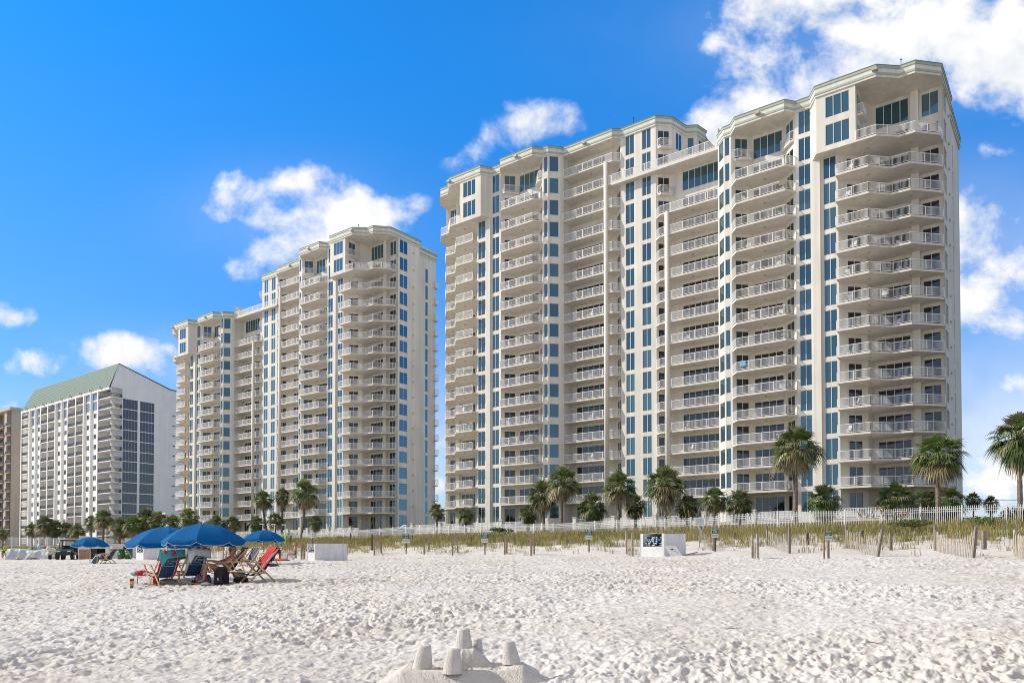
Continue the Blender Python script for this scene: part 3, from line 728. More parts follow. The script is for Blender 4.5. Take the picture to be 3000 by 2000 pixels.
# ------------------------------------------------------------------ white block with the green mansard roof, and the tan block beyond
def green_block():
    C = Vector((-110.6, 206, 3.6)); W, D = 59.0, 30.0
    root = thing('hotel_block', 'white apartment block with green tiled mansard roof and dark window wall on its end', 'apartment building', C, -ANG)
    # local x runs along the facade (negative to the left), y into the building
    fl = 2.93; NF_ = 15; eave = 43.9; ridge = 50.6
    def cx(px):                                   # facade column px -> local x
        k = (px - 1500) / 2200
        # C + x*(cos,-sin): X = Cx + x*.799, Y = Cy - x*.6013
        return (k * C.y - C.x) / (.799 + k * .6013)
    w = Facade('glass_k'); S = w.strip
    cols = [(62, 80, 'open'), (86, 101, 'win'), (103, 117, 'win'), (119, 138, 'bal'), (140, 160, 'bal'), (162, 178, 'win'), (180, 196, 'win'), (198, 219, 'bal'), (222, 242, 'bal'), (245, 262, 'win'), (265, 284, 'win'), (287, 319, 'open')]
    bals = []; fins = MB()
    prev = -W
    rail = MB()
    for (a, b, k) in cols:
        xa, xb = max(cx(a), -W), min(cx(b), 0)
        if xa > prev + .01: S((prev, 0), (xa, 0), -1, eave)
        if k == 'win':
            ops = [(.5 * (xb - xa) - .85, .5 * (xb - xa) + .85, i * fl + .9, i * fl + 2.3, 'window', 2) for i in range(0, NF_ - 2)]
            ops += [(.35, xb - xa - .35, i * fl + .15, i * fl + 2.75, 'window', 3) for i in (NF_ - 2, NF_ - 1)]
            S((xa, 0), (xb, 0), -1, eave, ops)
        else:
            dp = 3.2
            S((xa, 0), (xa, dp), -1, eave); S((xb, dp), (xb, 0), -1, eave)
            m = xb - xa
            S((xa, dp), (xb, dp), -1, eave, [(m * .35, m * .9, i * fl + .05, i * fl + 2.3, 'sliding_door', 2) for i in range(NF_)])
            bals.append((xa, xb, dp))
        fins.box(xa - .22, xa + .22, -.55, -.01, -1, eave - .1)
        prev = xb
    S((prev, 0), (0, 0), -1, eave)
    # end wall with two columns of dark glass
    def ty(px):
        k = (px - 1500) / 2200
        return (k * C.y - C.x) / (.6013 - k * .799)
    a0, a1, b0, b1 = ty(356), ty(399.5), ty(406.5), ty(448.5)
    gl = []
    for i in range(-1, NF_):
        gl += [(a0, a1, i * fl + .12 + .2, i * fl + fl - .05 + .2, 'window', 5), (b0, b1, i * fl + .12 + .2, i * fl + fl - .05 + .2, 'window', 5)]
    gl = [g for g in gl if g[3] < eave - .2]
    S((0, 0), (0, D), -3, eave, gl)
    w.wall.prism([(-W, D), (0, D)], 0, .1, 0, False)
    w.wall.quad((-W, D, -1), (0, D, -1), (0, D, eave), (-W, D, eave)); w.wall.quad((-W, 0, -1), (-W, D, -1), (-W, D, eave), (-W, 0, eave))
    # gable
    w.wall.add([(0, 0, eave), (0, 2.1, ridge), (0, 17, eave + 2.0), (0, D, eave + 1.6), (0, D, eave)], [(0, 4, 3, 2, 1)])
    for i in range(2, NF_ - 1): w.wall.box(.005, .12, b1 + 5.4, b1 + 6.3, i * fl + .2, i * fl + .35, 1)
    w.wall.build('wall', [M['green_wall'], M['dark']], root)
    fins.build('fins', M['green_wall'], root)
    w2 = Facade('glass_b'); w2.wins = [x for x in w.wins if x[7] == 3]; w.wins = [x for x in w.wins if x[7] != 3]
    w.place(root, 88); w2.place(root, 12)
    slabm = {}
    for (xa, xb, dp) in bals:
        for i in range(NF_):
            key = (round(xa, 2))
            if key not in slabm:
                a = MB(); a.box(xa + .03, xb - .03, -.35, dp - .02, -.2, 0)
                r = MB(); railing(r, [(xa + .05, -.3), (xb - .05, -.3)], 0, 1.05, .16, .05)
                slabm[key] = (a.mesh('balcony', M['green_wall']), r.mesh('railing', M['grey_rail']))
            o = obj('balcony', slabm[key][0], root, (0, 0, i * fl)); obj('railing', slabm[key][1], o)
    # corner balconies wrap on to the end wall
    xa = bals[-1][0]
    for i in range(0, NF_):
        a = MB(); a.box(.16, 1.3, -.35, a0 - .8, -.2, 0); o = a.build('balcony', M['green_wall'], root, (0, 0, i * fl))
        r = MB(); railing(r, [(.0, -.3), (1.25, -.3), (1.25, a0 - .85), (.17, a0 - .85)], 0, 1.05, .16, .05); r.build('railing', M['grey_rail'], o)
    rm = MB()
    e = .5; z0 = eave - .25
    rm.add([(-W - e, -e, z0), (.25, -e, z0), (.25, 2.1, ridge + .15), (-W + 3.2, 2.1, ridge + .15), (-W - e, D, z0), (-W + 3.2, 17, eave + 2.2), (.25, 17, eave + 2.2), (.25, D + e, eave + 1.8), (-W, D + e, eave + 1.8)],
           [(0, 1, 2, 3), (0, 3, 5, 4), (3, 2, 6, 5), (5, 6, 7, 8), (4, 5, 8)], 0)
    rm.box(-W - e, .2, -e - .02, .3, z0 - .5, z0 - .01, 1)
    for k in range(1, 11):                        # tile courses
        t = k / 11; y = -e + (2.1 + e) * t; z = z0 + (ridge + .15 - z0) * t
        rm.bar((-W - e + (3.2 + e) * t, y - .02, z), (.25, y - .01, z), .03, .02, 0)
    for k in range(9):                            # small floodlights along the eave
        x = -W + 4 + k * 6.3; rm.box(x - .25, x + .25, -e - .5, -e - .1, z0 + .3, z0 + .62, 2)
    rm.build('roof', [M['roof_tile'], M['green_wall'], M['fixture']], root)
    return root
gb = green_block()
def tan_block():
    C = Vector(((29 - 1500) / 2200 * 262, 262, 3.6))
    root = thing('tan_tower', 'tan apartment block with dark balcony columns at the far left edge', 'apartment building', C, -ANG)
    w = Facade(); S = w.strip; H = 48.3; fl = 3.3
    ex = 24.0
    def ty(px):
        k = (px - 1500) / 2200; return (k * C.y - C.x) / (.6013 - k * .799)
    # the facade towards the beach: plain wall at the right, then balcony columns
    def cx(px):
        k = (px - 1500) / 2200; return (k * C.y - C.x) / (.799 + k * .6013)
    segs = [(-60, -20, 1), (-20, 8, 1), (8, 14.5, 0), (14.5, 28.8, 1), (28.8, 29, 0)]
    cols = []
    for a, b, o in segs:
        xa, xb = cx(a), cx(b)
        if o:
            S((xa, 0), (xa, 2.4), -1, H); S((xb, 2.4), (xb, 0), -1, H); m = xb - xa
            S((xa, 2.4), (xb, 2.4), -1, H, [(m * .15, m * .85, i * fl + .05, i * fl + 2.35, 'sliding_door', 2) for i in range(14)])
            cols.append((xa, xb))
        else: S((xa, 0), (xb, 0), -1, H)
    S((0, 0), (0, 18), -1, H); x0 = cx(-60)
    w.wall.quad((x0, 18, -1), (0, 18, -1), (0, 18, H), (x0, 18, H)); w.wall.quad((x0, 0, -1), (x0, 18, -1), (x0, 18, H), (x0, 0, H))
    w.wall.build('wall', [M['tan'], M['dark']], root); w.place(root)
    for (xa, xb) in cols:
        for i in range(14):
            a = MB(); a.box(xa + .03, xb - .03, -.4, 2.38, -.2, 0); o = a.build('balcony', M['tan'], root, (0, 0, i * fl))
            r = MB(); railing(r, [(xa + .05, -.35), (xb - .05, -.35)], 0, 1.05, .16, .05); r.build('railing', M['grey_rail'], o)
    rm = MB(); rm.box(x0 - .3, .3, -.6, 18.3, H, H + 1.0); rm.build('roof', M['tan'], root)
tan_block()
# low white service building seen in the gap between the two towers
t = thing('service_building', 'low white flat roofed building seen through the gap between the two towers', 'building', ((1268 - 1500) / 2200 * 190, 190, 4.9), -ANG)
m = MB(); m.box(-9, 9, 0, 8, -1, 7.6); m.build('wall', M['white'], t)
m = MB(); m.box(-9.4, 9.4, -.4, 8.4, 7.62, 8.1); m.build('roof', M['stucco2'], t)
m = MB(); m.box(-9.3, 9.3, -1.2, -.5, 6.2, 6.5); m.build('eave', M['grey_rail'], t)

# ------------------------------------------------------------------ white picket fence along the dune crest
def fence_pos(t): return FX + FD[0] * t, FY + FD[1] * t
fz = lambda t: 2.93 + .10 * math.sin(t * .13) + .06 * math.sin(t * .41 + 1)
fa = math.atan2(FD[1], FD[0])
fence = thing('picket_fence', 'long white pool fence of pointed pickets along the top of the dune', 'fence', (FX, FY, 2.9), fa)
pm = MB(); L = 2.6
for k in range(1, 21):
    x = L * k / 21; pm.bar((x, 0, .06), (x, 0, 1.46), .025, .025); pm.add([(x - .026, -.026, 1.46), (x + .026, -.026, 1.46), (x + .026, .026, 1.46), (x - .026, .026, 1.46), (x, 0, 1.56)], [(0, 1, 4), (1, 2, 4), (2, 3, 4), (3, 0, 4)])
for z in (1.18, 1.34, .14): pm.bar((.03, 0, z), (L - .03, 0, z), .035, .032)
pmesh = pm.mesh('picket_panel', M['fence'])
pm = MB(); pm.bar((0, 0, -.3), (0, 0, 1.52), .085, .085); pm.add([(-.055, -.055, 1.52), (.055, -.055, 1.52), (.055, .055, 1.52), (-.055, .055, 1.52), (0, 0, 1.62)], [(0, 1, 4), (1, 2, 4), (2, 3, 4), (3, 0, 4), (0, 3, 2, 1)])
postm = pm.mesh('fence_post', M['fence'])
for k in range(-3, 60):
    x = k * L; z0_, z1_ = fz(x) - 2.9, fz(x + L) - 2.9
    o = obj('picket_panel', pmesh, fence, (x, 0, z0_)); o.rotation_euler = (0, -math.atan2(z1_ - z0_, L), 0)
    obj('fence_post', postm, fence, (x, 0, z0_))
# far stretch of the same fence, set back, behind the left-hand group
def fence_run(px0, Y0, px1, Y1, label, h=1.5, zb=None):
    a = Vector(((px0 - 1500) / 2200 * Y0, Y0)); b = Vector(((px1 - 1500) / 2200 * Y1, Y1)); d = b - a; n = max(1, round(d.length / L)); an = math.atan2(d.y, d.x)
    z = zb if zb is not None else gz(a.x, a.y)
    t = thing('picket_fence', label, 'fence', (a.x, a.y, z), an)
    for k in range(n):
        o = obj('picket_panel', pmesh, t, (k * L, 0, 0)); obj('fence_post', postm, t, (k * L, 0, 0))
    obj('fence_post', postm, t, (n * L, 0, 0))
    return t
fence_run(-20, 118, 232, 128, 'far stretch of white picket fence behind the tarpaulin at left', zb=2.45)
fence_run(232, 128, 330, 152, 'short white picket fence behind the blue umbrella at far left', zb=2.9)

# ------------------------------------------------------------------ patio walls with balustrades in front of the towers
def patio(root, rA, rB, v, label, z):
    mw = Matrix.Translation(root.location) @ Matrix.Rotation(root.rotation_euler.z, 4, 'Z')
    p = mw @ Vector((rA, -v, 0)); n = rB - rA
    t = thing('patio_wall', label, 'garden wall', (p.x, p.y, z), -ANG)
    m = MB(); m.box(0, n, 0, .25, -2.2, 0); m.box(-.02, n + .02, -.06, .31, .003, .12); m.build('wall', M['stucco'], t)
    r = MB(); railing(r, [(0, .12), (n, .12)], .12, 1.0, .16, .05); r.build('balustrade', M['rail'], t)
    for k in range(0, int(n // 6) + 1):
        q = MB(); q.box(-.25, .25, -.12, .37, -2.2, 1.28); q.box(-.31, .31, -.18, .43, 1.283, 1.4); q.build('pillar', M['stucco'], t, (min(k * 6, n), 0, 0))
patio(T1, 27, 39, 6.0, 'cream patio wall with white balustrade below the right end of the nearest tower', 5.0)
patio(T1, 13, 24, 5.0, 'cream patio wall with white balustrade under the second balcony stack of the nearest tower', 5.0)
patio(T1, -6, 10, 4.0, 'cream patio wall with white balustrade along the middle of the nearest tower', 4.9)
patio(T1, -36, -12, 5.0, 'cream patio wall with white balustrade along the left wing of the nearest tower', 4.8)
patio(T2, -30, 8, 5.0, 'cream patio wall with white balustrade along the left part of the middle tower', 4.8)
patio(T2, 12, 38, 5.0, 'cream patio wall with white balustrade along the right part of the middle tower', 4.8)

# ------------------------------------------------------------------ palms
def fan_leaf(mb, base, d, R_, rng, mi, droop=.35, nb=15, spread=78):
    """a cabbage-palm leaf: stalk and a folded fan of narrow blades"""
    d = Vector(d).normalized()
    side = d.cross(Vector((0, 0, 1)))
    side = side.normalized() if side.length > .05 else Vector((1, 0, 0))
    nrm = side.cross(d).normalized()
    st = base + d * R_ * rng.uniform(.38, .5) - Vector((0, 0, R_ * .05))
    mb.bar(base, st, R_ * .028, R_ * .014, mi)
    tw = rng.uniform(-.5, .5); side = side * math.cos(tw) + nrm * math.sin(tw); nrm = side.cross(d).normalized()
    Lb = R_ * rng.uniform(.5, .62)
    for k in range(nb):
        a = R(-spread + 2 * spread * k / (nb - 1)) + rng.uniform(-.03, .03)
        f = (d * math.cos(a) + side * math.sin(a)); f = (f + nrm * (.28 * abs(math.sin(a)) - .05)).normalized()
        ll = Lb * (1 - .32 * abs(math.sin(a)) ** 2) * rng.uniform(.9, 1.08)
        wv = side * math.cos(a) - d * math.sin(a); wd = wv * (ll * .052)
        m1 = st + f * ll * .55 - Vector((0, 0, ll * droop * .16)); m2 = st + f * ll * .97 - Vector((0, 0, ll * droop * rng.uniform(.55, 1.1)))
        mb.add([st - wd * .25, st + wd * .25, m1 + wd, m1 - wd, m2], [(0, 1, 2, 3), (3, 2, 4)], mi)
def crown_mesh(seed, low=-35, n=54, ragged=.0):
    rng = random.Random(seed); mb = MB()
    for i in range(n):
        q = (i + .5) / n
        el = R(88 - (88 - low) * q ** .85 + rng.uniform(-10, 10)); az = i * 2.39996 + rng.uniform(-.3, .3)
        d = Vector((math.cos(az) * math.cos(el), math.sin(az) * math.cos(el), math.sin(el)))
        c = rng.random()
        mi = 0 if c < .5 else 1 if c < .78 else 2
        if q > .82: mi = rng.choice([0, 2, 2, 3])
        fan_leaf(mb, Vector((0, 0, 0)) + d * .06, d, rng.uniform(.88, 1.08), rng, mi, droop=.3 + .5 * (1 - math.sin(max(el, 0))))
    return mb.mesh('crown', [M['leaf1'], M['leaf2'], M['leaf3'], M['straw']])
def skirt_mesh(seed, n=16, low=-78, high=-28):
    rng = random.Random(seed); mb = MB()
    for i in range(n):
        el = R(rng.uniform(low, high)); az = i * 2.39996 + rng.uniform(-.4, .4)
        d = Vector((math.cos(az) * math.cos(el), math.sin(az) * math.cos(el), math.sin(el)))
        fan_leaf(mb, Vector((0, 0, -.05)), d, rng.uniform(.7, .9), rng, rng.choice([3, 3, 2]), droop=.9, nb=13, spread=62)
    return mb.mesh('dead_fronds', [M['leaf1'], M['leaf2'], M['leaf3'], M['straw']])
CROWNS = [crown_mesh(s, l, n) for s, l, n in ((1, -45, 70), (2, -40, 66), (3, -78, 84), (4, -70, 70))]
SKIRTS = [skirt_mesh(s) for s in (11, 12, 13)]
def trunk_mesh(h, r, lean, rng):
    mb = MB(); pts = []; rad = []
    n = max(5, int(h / .22))
    for k in range(n + 1):
        t = k / n; pts.append((lean * math.sin(t * 1.5) * h, .15 * lean * h * math.sin(t * 3.1), h * t - .3 * (k == 0)))
        rad.append(r * (1.12 - .28 * t + (.35 if t < .05 else 0) + (.25 if t > .86 else 0)) * (1 + .07 * (k % 2) + rng.uniform(-.04, .04)))
    mb.tube(pts, rad, 10)
    top = Vector(pts[-1])
    for k in range(26):                           # old leaf bases below the crown
        a = k * 2.4; z = -.05 - .035 * k * (r / .17)
        p = top + Vector((math.cos(a) * r * .9, math.sin(a) * r * .9, z)); mb.bar(p, p + Vector((math.cos(a) * .14, math.sin(a) * .14, .22)), .07, .03)
    return mb, top
def palm(px, pyc, width, pyb, Y, label, lean=0.0, crown=0, skirt=True, r=.17, group='cabbage palms behind the white fence'):
    """px,pyc: crown centre in the photo, width of the crown in photo pixels, pyb: visible foot of the trunk, Y: distance"""
    X = (px - 1500) / 2200 * Y; zc = EYE + (HOR - pyc) / 2200 * Y
    Rr = width / 2200 * Y / 2 * 1.07
    zb = gz(X, Y) - .05; h = max(.5, zc - Rr * .18 - zb)
    rng = random.Random(int(px * 7 + pyc))
    t = thing('palm_tree', label, 'palm tree', (X - lean * math.sin(1.5) * h, Y, zb), 0, group)
    tb, top = trunk_mesh(h, r, lean, rng); tb.build('trunk', M['trunk'], t, smooth=False)
    o = obj('crown', CROWNS[crown % 4], t, top); o.scale = (Rr, Rr, Rr * .95); o.rotation_euler = (0, 0, rng.uniform(0, 6.28))
    if skirt:
        o = obj('dead_fronds', SKIRTS[crown % 3], t, top); o.scale = (Rr,) * 3; o.rotation_euler = (0, 0, rng.uniform(0, 6.28))
    return t
PALMS = [
 (1647, 1400, 112, 1515, 80, 'tall palm with full crown before the left wing of the nearest tower', 0.02, 0),
 (1591, 1440, 104, 1520, 82, 'shaggy palm with brown skirt just left of the tall full palm', -.03, 1),
 (1547, 1497, 66, 1530, 84, 'small round palm at the foot of the shaggy brown skirted palm', 0, 3),
 (1734, 1473, 98, 1530, 78, 'squat bushy palm with no visible trunk, right of the tall full palm', 0, 2),
 (1815, 1415, 112, 1515, 76, 'palm with grey drooping fronds left of the paired mid tower palms', .03, 1),
 (1862, 1470, 74, 1520, 78, 'dull olive drooping palm squeezed between two taller palms', 0, 2),
 (1949, 1405, 130, 1515, 72, 'broad green palm before the middle of the nearest tower', -.02, 0),
 (2015, 1473, 78, 1520, 72, 'small palm right of the broad green palm', 0, 3),
 (2096, 1452, 84, 1520, 68, 'left one of two touching shrubby palms by the bay windows', .04, 1),
 (2166, 1462, 90, 1520, 66, 'right one of two touching shrubby palms by the bay windows', -.03, 2),
 (2333, 1295, 156, 1500, 62, 'very tall palm with bare trunk before the lower wing of the nearest tower', .01, 0),
 (2416, 1452, 108, 1510, 62, 'dense shrubby palm just right of the very tall palm', 0, 2),
 (2626, 1450, 118, 1510, 60, 'pale shrubby palm before the right end balconies', .03, 1),
 (2705, 1462, 90, 1510, 62, 'dark shrubby palm between the pale one and the tall end palm', 0, 3),
 (2785, 1455, 100, 1510, 60, 'light green shrubby palm at the right corner of the nearest tower', 0, 0),
 (2750, 1318, 160, 1495, 57, 'tall palm with heavy brown skirt before the right end of the nearest tower', .0, 1),
 (2853, 1458, 52, 1510, 84, 'left one of two small distant palms right of the nearest tower', 0, 3),
 (2905, 1468, 50, 1510, 86, 'right one of two small distant palms right of the nearest tower', 0, 3),
 (2990, 1262, 172, 1500, 54, 'tall palm cut by the right edge of the picture', .0, 2),
 (770, 1456, 66, 1548, 112, 'slim palm with trunk leaning right before the middle tower', -.16, 1),
 (827, 1446, 54, 1550, 112, 'slim upright palm between the leaning palm and the big headed one', .02, 3),
 (892, 1433, 94, 1548, 108, 'big headed palm with slightly leaning trunk before the middle tower', .08, 0),
 (752, 1527, 56, 1550, 110, 'low bushy palm below the leaning slim palm', 0, 2),
 (806, 1518, 54, 1550, 110, 'low bushy palm beside the trunk of the upright slim palm', 0, 1),
 (924, 1524, 48, 1550, 106, 'low bushy palm right of the big headed palm trunk', 0, 3),
 (1280, 1490, 50, 1545, 108, 'small palm with thin trunk in the gap between the towers', 0, 3),
 (1364, 1502, 56, 1545, 92, 'low bushy palm at the left corner of the nearest tower', 0, 2),
 (554, 1508, 68, 1550, 120, 'dark bushy palm at the left foot of the middle tower', 0, 2),
 (634, 1528, 62, 1550, 118, 'bushy palm with dark crown right behind the big blue umbrella', 0, 1),
 (682, 1528, 52, 1550, 118, 'smaller bushy palm right of the dark crowned one behind the umbrella', 0, 0),
 (508, 1530, 76, 1560, 122, 'bushy palm touching the left foot of the middle tower', 0, 1),
 (466, 1520, 74, 1560, 124, 'round bushy palm in the long clump before the white block', 0, 2),
 (428, 1512, 76, 1560, 126, 'tallest palm of the long clump before the white block', 0, 0),
 (392, 1532, 70, 1565, 122, 'olive bushy palm in front of the white block end wall', 0, 1),
 (350, 1536, 66, 1570, 124, 'bushy palm at the corner of the white block', 0, 3),
 (302, 1512, 62, 1570, 130, 'two headed looking palm with thick trunk at the corner of the white block', .02, 0),
 (266, 1524, 46, 1572, 132, 'slim palm with bare trunk left of the thick trunked one', 0, 3),
 (226, 1550, 52, 1575, 136, 'low palm at the right end of the far left clump', 0, 2),
 (192, 1546, 54, 1575, 138, 'low dark palm in the far left clump', 0, 1),
 (160, 1540, 56, 1575, 138, 'middle palm of the far left clump', 0, 2),
 (130, 1530, 62, 1578, 138, 'tallest palm of the far left clump before the white block', 0, 0),
 (94, 1548, 50, 1580, 140, 'leftmost low palm of the clump before the white block', 0, 1),
 (8, 1560, 34, 1590, 112, 'small broad leaved palm at the left edge of the picture', 0, 3)]
for (px, pyc, wd, pyb, Y, lab, lean, cr) in PALMS:
    palm(px, pyc, wd, pyb, Y, lab, lean, cr, skirt=(cr < 2), r=.17 if wd > 60 else .13)

# ------------------------------------------------------------------ shrubs
def shrub(px, py, w, h, Y, label, mats=('bush', 'leaf2'), n=900):
    X = (px - 1500) / 2200 * Y; z = EYE + (HOR - py) / 2200 * Y; a = w / 2200 * Y / 2; c = h / 2200 * Y / 2
    rng = random.Random(int(px)); mb = MB()
    lobes = [(rng.uniform(-.6, .6), rng.uniform(-.4, .4), rng.uniform(-.3, .35), rng.uniform(.35, .6)) for _ in range(9)]
    for i in range(n):
        l = rng.choice(lobes); d = Vector((rng.gauss(0, 1), rng.gauss(0, 1), rng.gauss(0, 1))).normalized() * l[3] * rng.uniform(.7, 1.05)
        p = Vector(((l[0] + d.x) * a, (l[1] + d.y) * a * .8, (l[2] + d.z) * c))
        s = rng.uniform(.05, .11) * max(1, Y / 60); u = Vector((rng.gauss(0, 1), rng.gauss(0, 1), rng.gauss(0, .6))).normalized(); v = u.cross(Vector((rng.gauss(0, 1), rng.gauss(0, 1), rng.gauss(0, 1)))).normalized()
        mb.add([p - u * s, p + v * s * .45, p + u * s, p - v * s * .45], [(0, 1, 2, 3)], 0 if rng.random() < .7 else 1)
    t = thing('shrub', label, 'shrub', (X, Y, gz(X, Y)))
    mb.build('foliage', [M[mats[0]], M[mats[1]]], t, (0, 0, z - gz(X, Y)))
    st = MB()
    for k in range(6): st.tube([(rng.uniform(-.2, .2), rng.uniform(-.2, .2), -.1), (rng.uniform(-.5, .5) * a, rng.uniform(-.3, .3) * a, z - gz(X, Y))], [.03, .012], 5)
    st.build('stem', M['trunk'], t)
shrub(2880, 1530, 150, 44, 48, 'bright green leafy shrub on the dune at right before the fence', n=1600)
shrub(1473, 1552, 70, 22, 72, 'low bright green shrub on the dune before the left wing', n=700)
shrub(2985, 1512, 95, 75, 58, 'dark dense shrub behind the fence at the right edge', ('bushd', 'leaf1'), 1800)
shrub(2665, 1530, 150, 36, 46, 'low green shrub on the dune crest below the right end balconies', ('g1', 'bush'), 1200)
# pale wind screen beyond the fence at the right
t = thing('shade_canopy', 'pale blue grey shade cloth sloping down behind the fence at right', 'canopy', ((2700 - 1500) / 2200 * 74, 74, 3.2))
m = MB(); m.add([(0, 0, 2.6), (8.2, 0, .3), (8.2, 3, .3), (0, 3, 2.6), (0, 0, 2.5), (8.2, 0, .2), (8.2, 3, .2), (0, 3, 2.5)], [(0, 1, 2, 3), (4, 7, 6, 5), (0, 4, 5, 1), (1, 5, 6, 2), (2, 6, 7, 3), (3, 7, 4, 0)]); m.build('cloth', M['grey_rail'], t)
for x, y in ((.1, .1), (.1, 2.9), (8, .1)): 
    m = MB(); m.bar((x, y, -.5), (x, y, 2.55 - x * .28), .08); m.build('pole', M['steel'], t)
# overhead wire and lamp posts
t = thing('utility_line', 'thin dark overhead wire between poles far beyond the fence at right', 'wire')
m = MB(); m.tube([((2800 - 1500) / 2200 * 210, 230, 18.0), ((2960 - 1500) / 2200 * 190, 190, 15.0), (160, 170, 14.8)], .05, 5); m.build('wire', M['dark'], t)
for (x, y) in (((2790 - 1500) / 2200 * 231, 231), (161, 170)):
    m = MB(); m.tube([(x, y, 3), (x, y, 18.6 if y > 200 else 15.2)], [.16, .11], 8); m.build('pole', M['postd'], t)
def lamp(px, ytop, ybot, Y, label, arm=0):
    X = (px - 1500) / 2200 * Y; z1 = EYE + (HOR - ytop) / 2200 * Y; z0 = gz(X, Y) - .2
    t = thing('lamp_post', label, 'lamp post', (X, Y, z0))
    m = MB(); m.tube([(0, 0, 0), (0, 0, z1 - z0)], [.07, .05], 8); m.build('pole', M['white'], t)
    m = MB(); m.box(-.12 - arm, .12, -.1, .1, z1 - z0, z1 - z0 + .14); m.build('lamp_head', M['white'], t)
lamp(1306, 1506, 1560, 96, 'slim white lamp post in the gap left of the nearest tower')
lamp(748, 1443, 1548, 114, 'tall white lamp post beside the leaning slim palm')
lamp(770, 1536, 1560, 96, 'leftmost of three short white shower posts behind the small umbrella', .3)
lamp(804, 1537, 1560, 96, 'middle one of three short white shower posts behind the small umbrella', .3)
lamp(835, 1538, 1560, 95, 'rightmost of three short white shower posts behind the small umbrella', .3)
lamp(310, 1552, 1590, 120, 'stout white post before the palms at the white block corner')

# ------------------------------------------------------------------ dune grass
def grass():
    rng = np.random.RandomState(3); VS = []; FS = []; MI = []; nb = 0
    n_clump = 11500
    t = np.where(rng.uniform(0, 1, n_clump * 3) < .85, rng.uniform(-14, 165, n_clump * 3), rng.uniform(160, 330, n_clump * 3)); d = rng.uniform(-7.0, 21.5, n_clump * 3)
    X = FX + FD[0] * t + FN[0] * d; Y = FY + FD[1] * t + FN[1] * d
    dens = np.interp(d, [-7, -5, -1, 0, 8.5, 11, 13, 15.5, 18.5, 21.5], [.3, .6, .6, 1, 1, .75, .38, .15, .06, .02]) * np.clip(.1 + 2.2 * (perlin(X / 3.4, Y / 3.4, 14) + .33), .06, 1.25)
    dens = dens * np.clip(1.25 - Y / 190, .25, 1)
    px_ok = (np.abs(X) / np.maximum(Y, 1) < .78)
    keep = (rng.uniform(0, 1, len(X)) < dens) & px_ok; X, Y, d = X[keep][:n_clump], Y[keep][:n_clump], d[keep][:n_clump]
    Z = zbase(X, Y)
    tone = perlin(X / 5.0, Y / 5.0, 15) + .5
    for i in range(len(X)):
        k = rng.randint(11, 17); far = max(1.0, Y[i] / 55)
        hh = (.80 if d[i] < 8 else .66 if d[i] < 15 else .4) * rng.uniform(.6, 1.25)
        for b in range(k):
            ox, oy = rng.normal(0, .16, 2) * far ** .5; az = rng.uniform(0, 6.283); ln = hh * rng.uniform(.55, 1.15); be = rng.uniform(.15, .62)
            cx_, sx = math.cos(az), math.sin(az); w = .011 * far
            px_, py_, pz = X[i] + ox, Y[i] + oy, Z[i] - .03
            mx_, my_, mz = px_ + cx_ * ln * be * .35, py_ + sx * ln * be * .35, pz + ln * .62
            tx, ty, tz = px_ + cx_ * ln * be, py_ + sx * ln * be, pz + ln * (1.0 - .3 * be)
            VS += [(px_ - sx * w, py_ + cx_ * w, pz), (px_ + sx * w, py_ - cx_ * w, pz), (mx_ + sx * w * .8, my_ - cx_ * w * .8, mz), (mx_ - sx * w * .8, my_ + cx_ * w * .8, mz), (tx, ty, tz)]
            FS += [(nb, nb + 1, nb + 2, nb + 3), (nb + 3, nb + 2, nb + 4)]; nb += 5
            r = rng.uniform(0, 1) + (.6 if d[i] < -.6 else 0) + (tone[i] - .5) * .8 - (.25 if d[i] > 12 else 0)
            q = 0 if r > .52 else 1 if r > .12 else 2
            MI += [q, q]
    me = bpy.data.meshes.new('dune_grass'); me.from_pydata(VS, [], FS)
    for m_ in ('g1', 'g2', 'g3'): me.materials.append(M[m_])
    me.polygons.foreach_set('material_index', MI); me.update()
    stuff(obj('dune_grass', me))
grass()
def sea_oats(lst):
    mb = MB(); rng = random.Random(9)
    for (px, pyt, Y) in lst:
        X = (px - 1500) / 2200 * Y; z0 = gz(X, Y); zt = EYE + (HOR - pyt) / 2200 * Y; ln = rng.uniform(.2, .45) * rng.choice([-1, 1])
        pts = [(X + ln * q ** 2, Y + .1 * q, z0 + (zt - z0) * q) for q in (0, .35, .7, .9)] + [(X + ln * 1.25, Y + .12, zt)]
        mb.tube(pts, [.012, .010, .008, .006, .004], 4)
        for k in range(16):
            q = .78 + .22 * k / 16; p = Vector((X + ln * q ** 2 * 1.05, Y + .1, z0 + (zt - z0) * q)); mb.bar(p, p + Vector((rng.uniform(-.05, .1) + ln * .1, rng.uniform(-.05, .05), -rng.uniform(.06, .14))), .03, .012)
    stuff(mb.build('sea_oats', M['oat']))
rng = random.Random(2)
sea_oats([(1870 + rng.uniform(-30, 90), 1480 + rng.uniform(0, 20), rng.uniform(62, 70)) for _ in range(9)] + [(2020 + rng.uniform(-40, 60), 1470 + rng.uniform(0, 40), rng.uniform(58, 64)) for _ in range(8)]
         + [(2540 + rng.uniform(-40, 60), 1465 + rng.uniform(0, 40), rng.uniform(50, 56)) for _ in range(10)] + [(2690 + rng.uniform(-60, 60), 1470 + rng.uniform(0, 30), rng.uniform(50, 54)) for _ in range(8)]
         + [(1050 + rng.uniform(-30, 160), 1520 + rng.uniform(0, 20), rng.uniform(92, 98)) for _ in range(10)] + [(1440 + rng.uniform(-60, 160), 1505 + rng.uniform(0, 20), rng.uniform(78, 84)) for _ in range(9)])
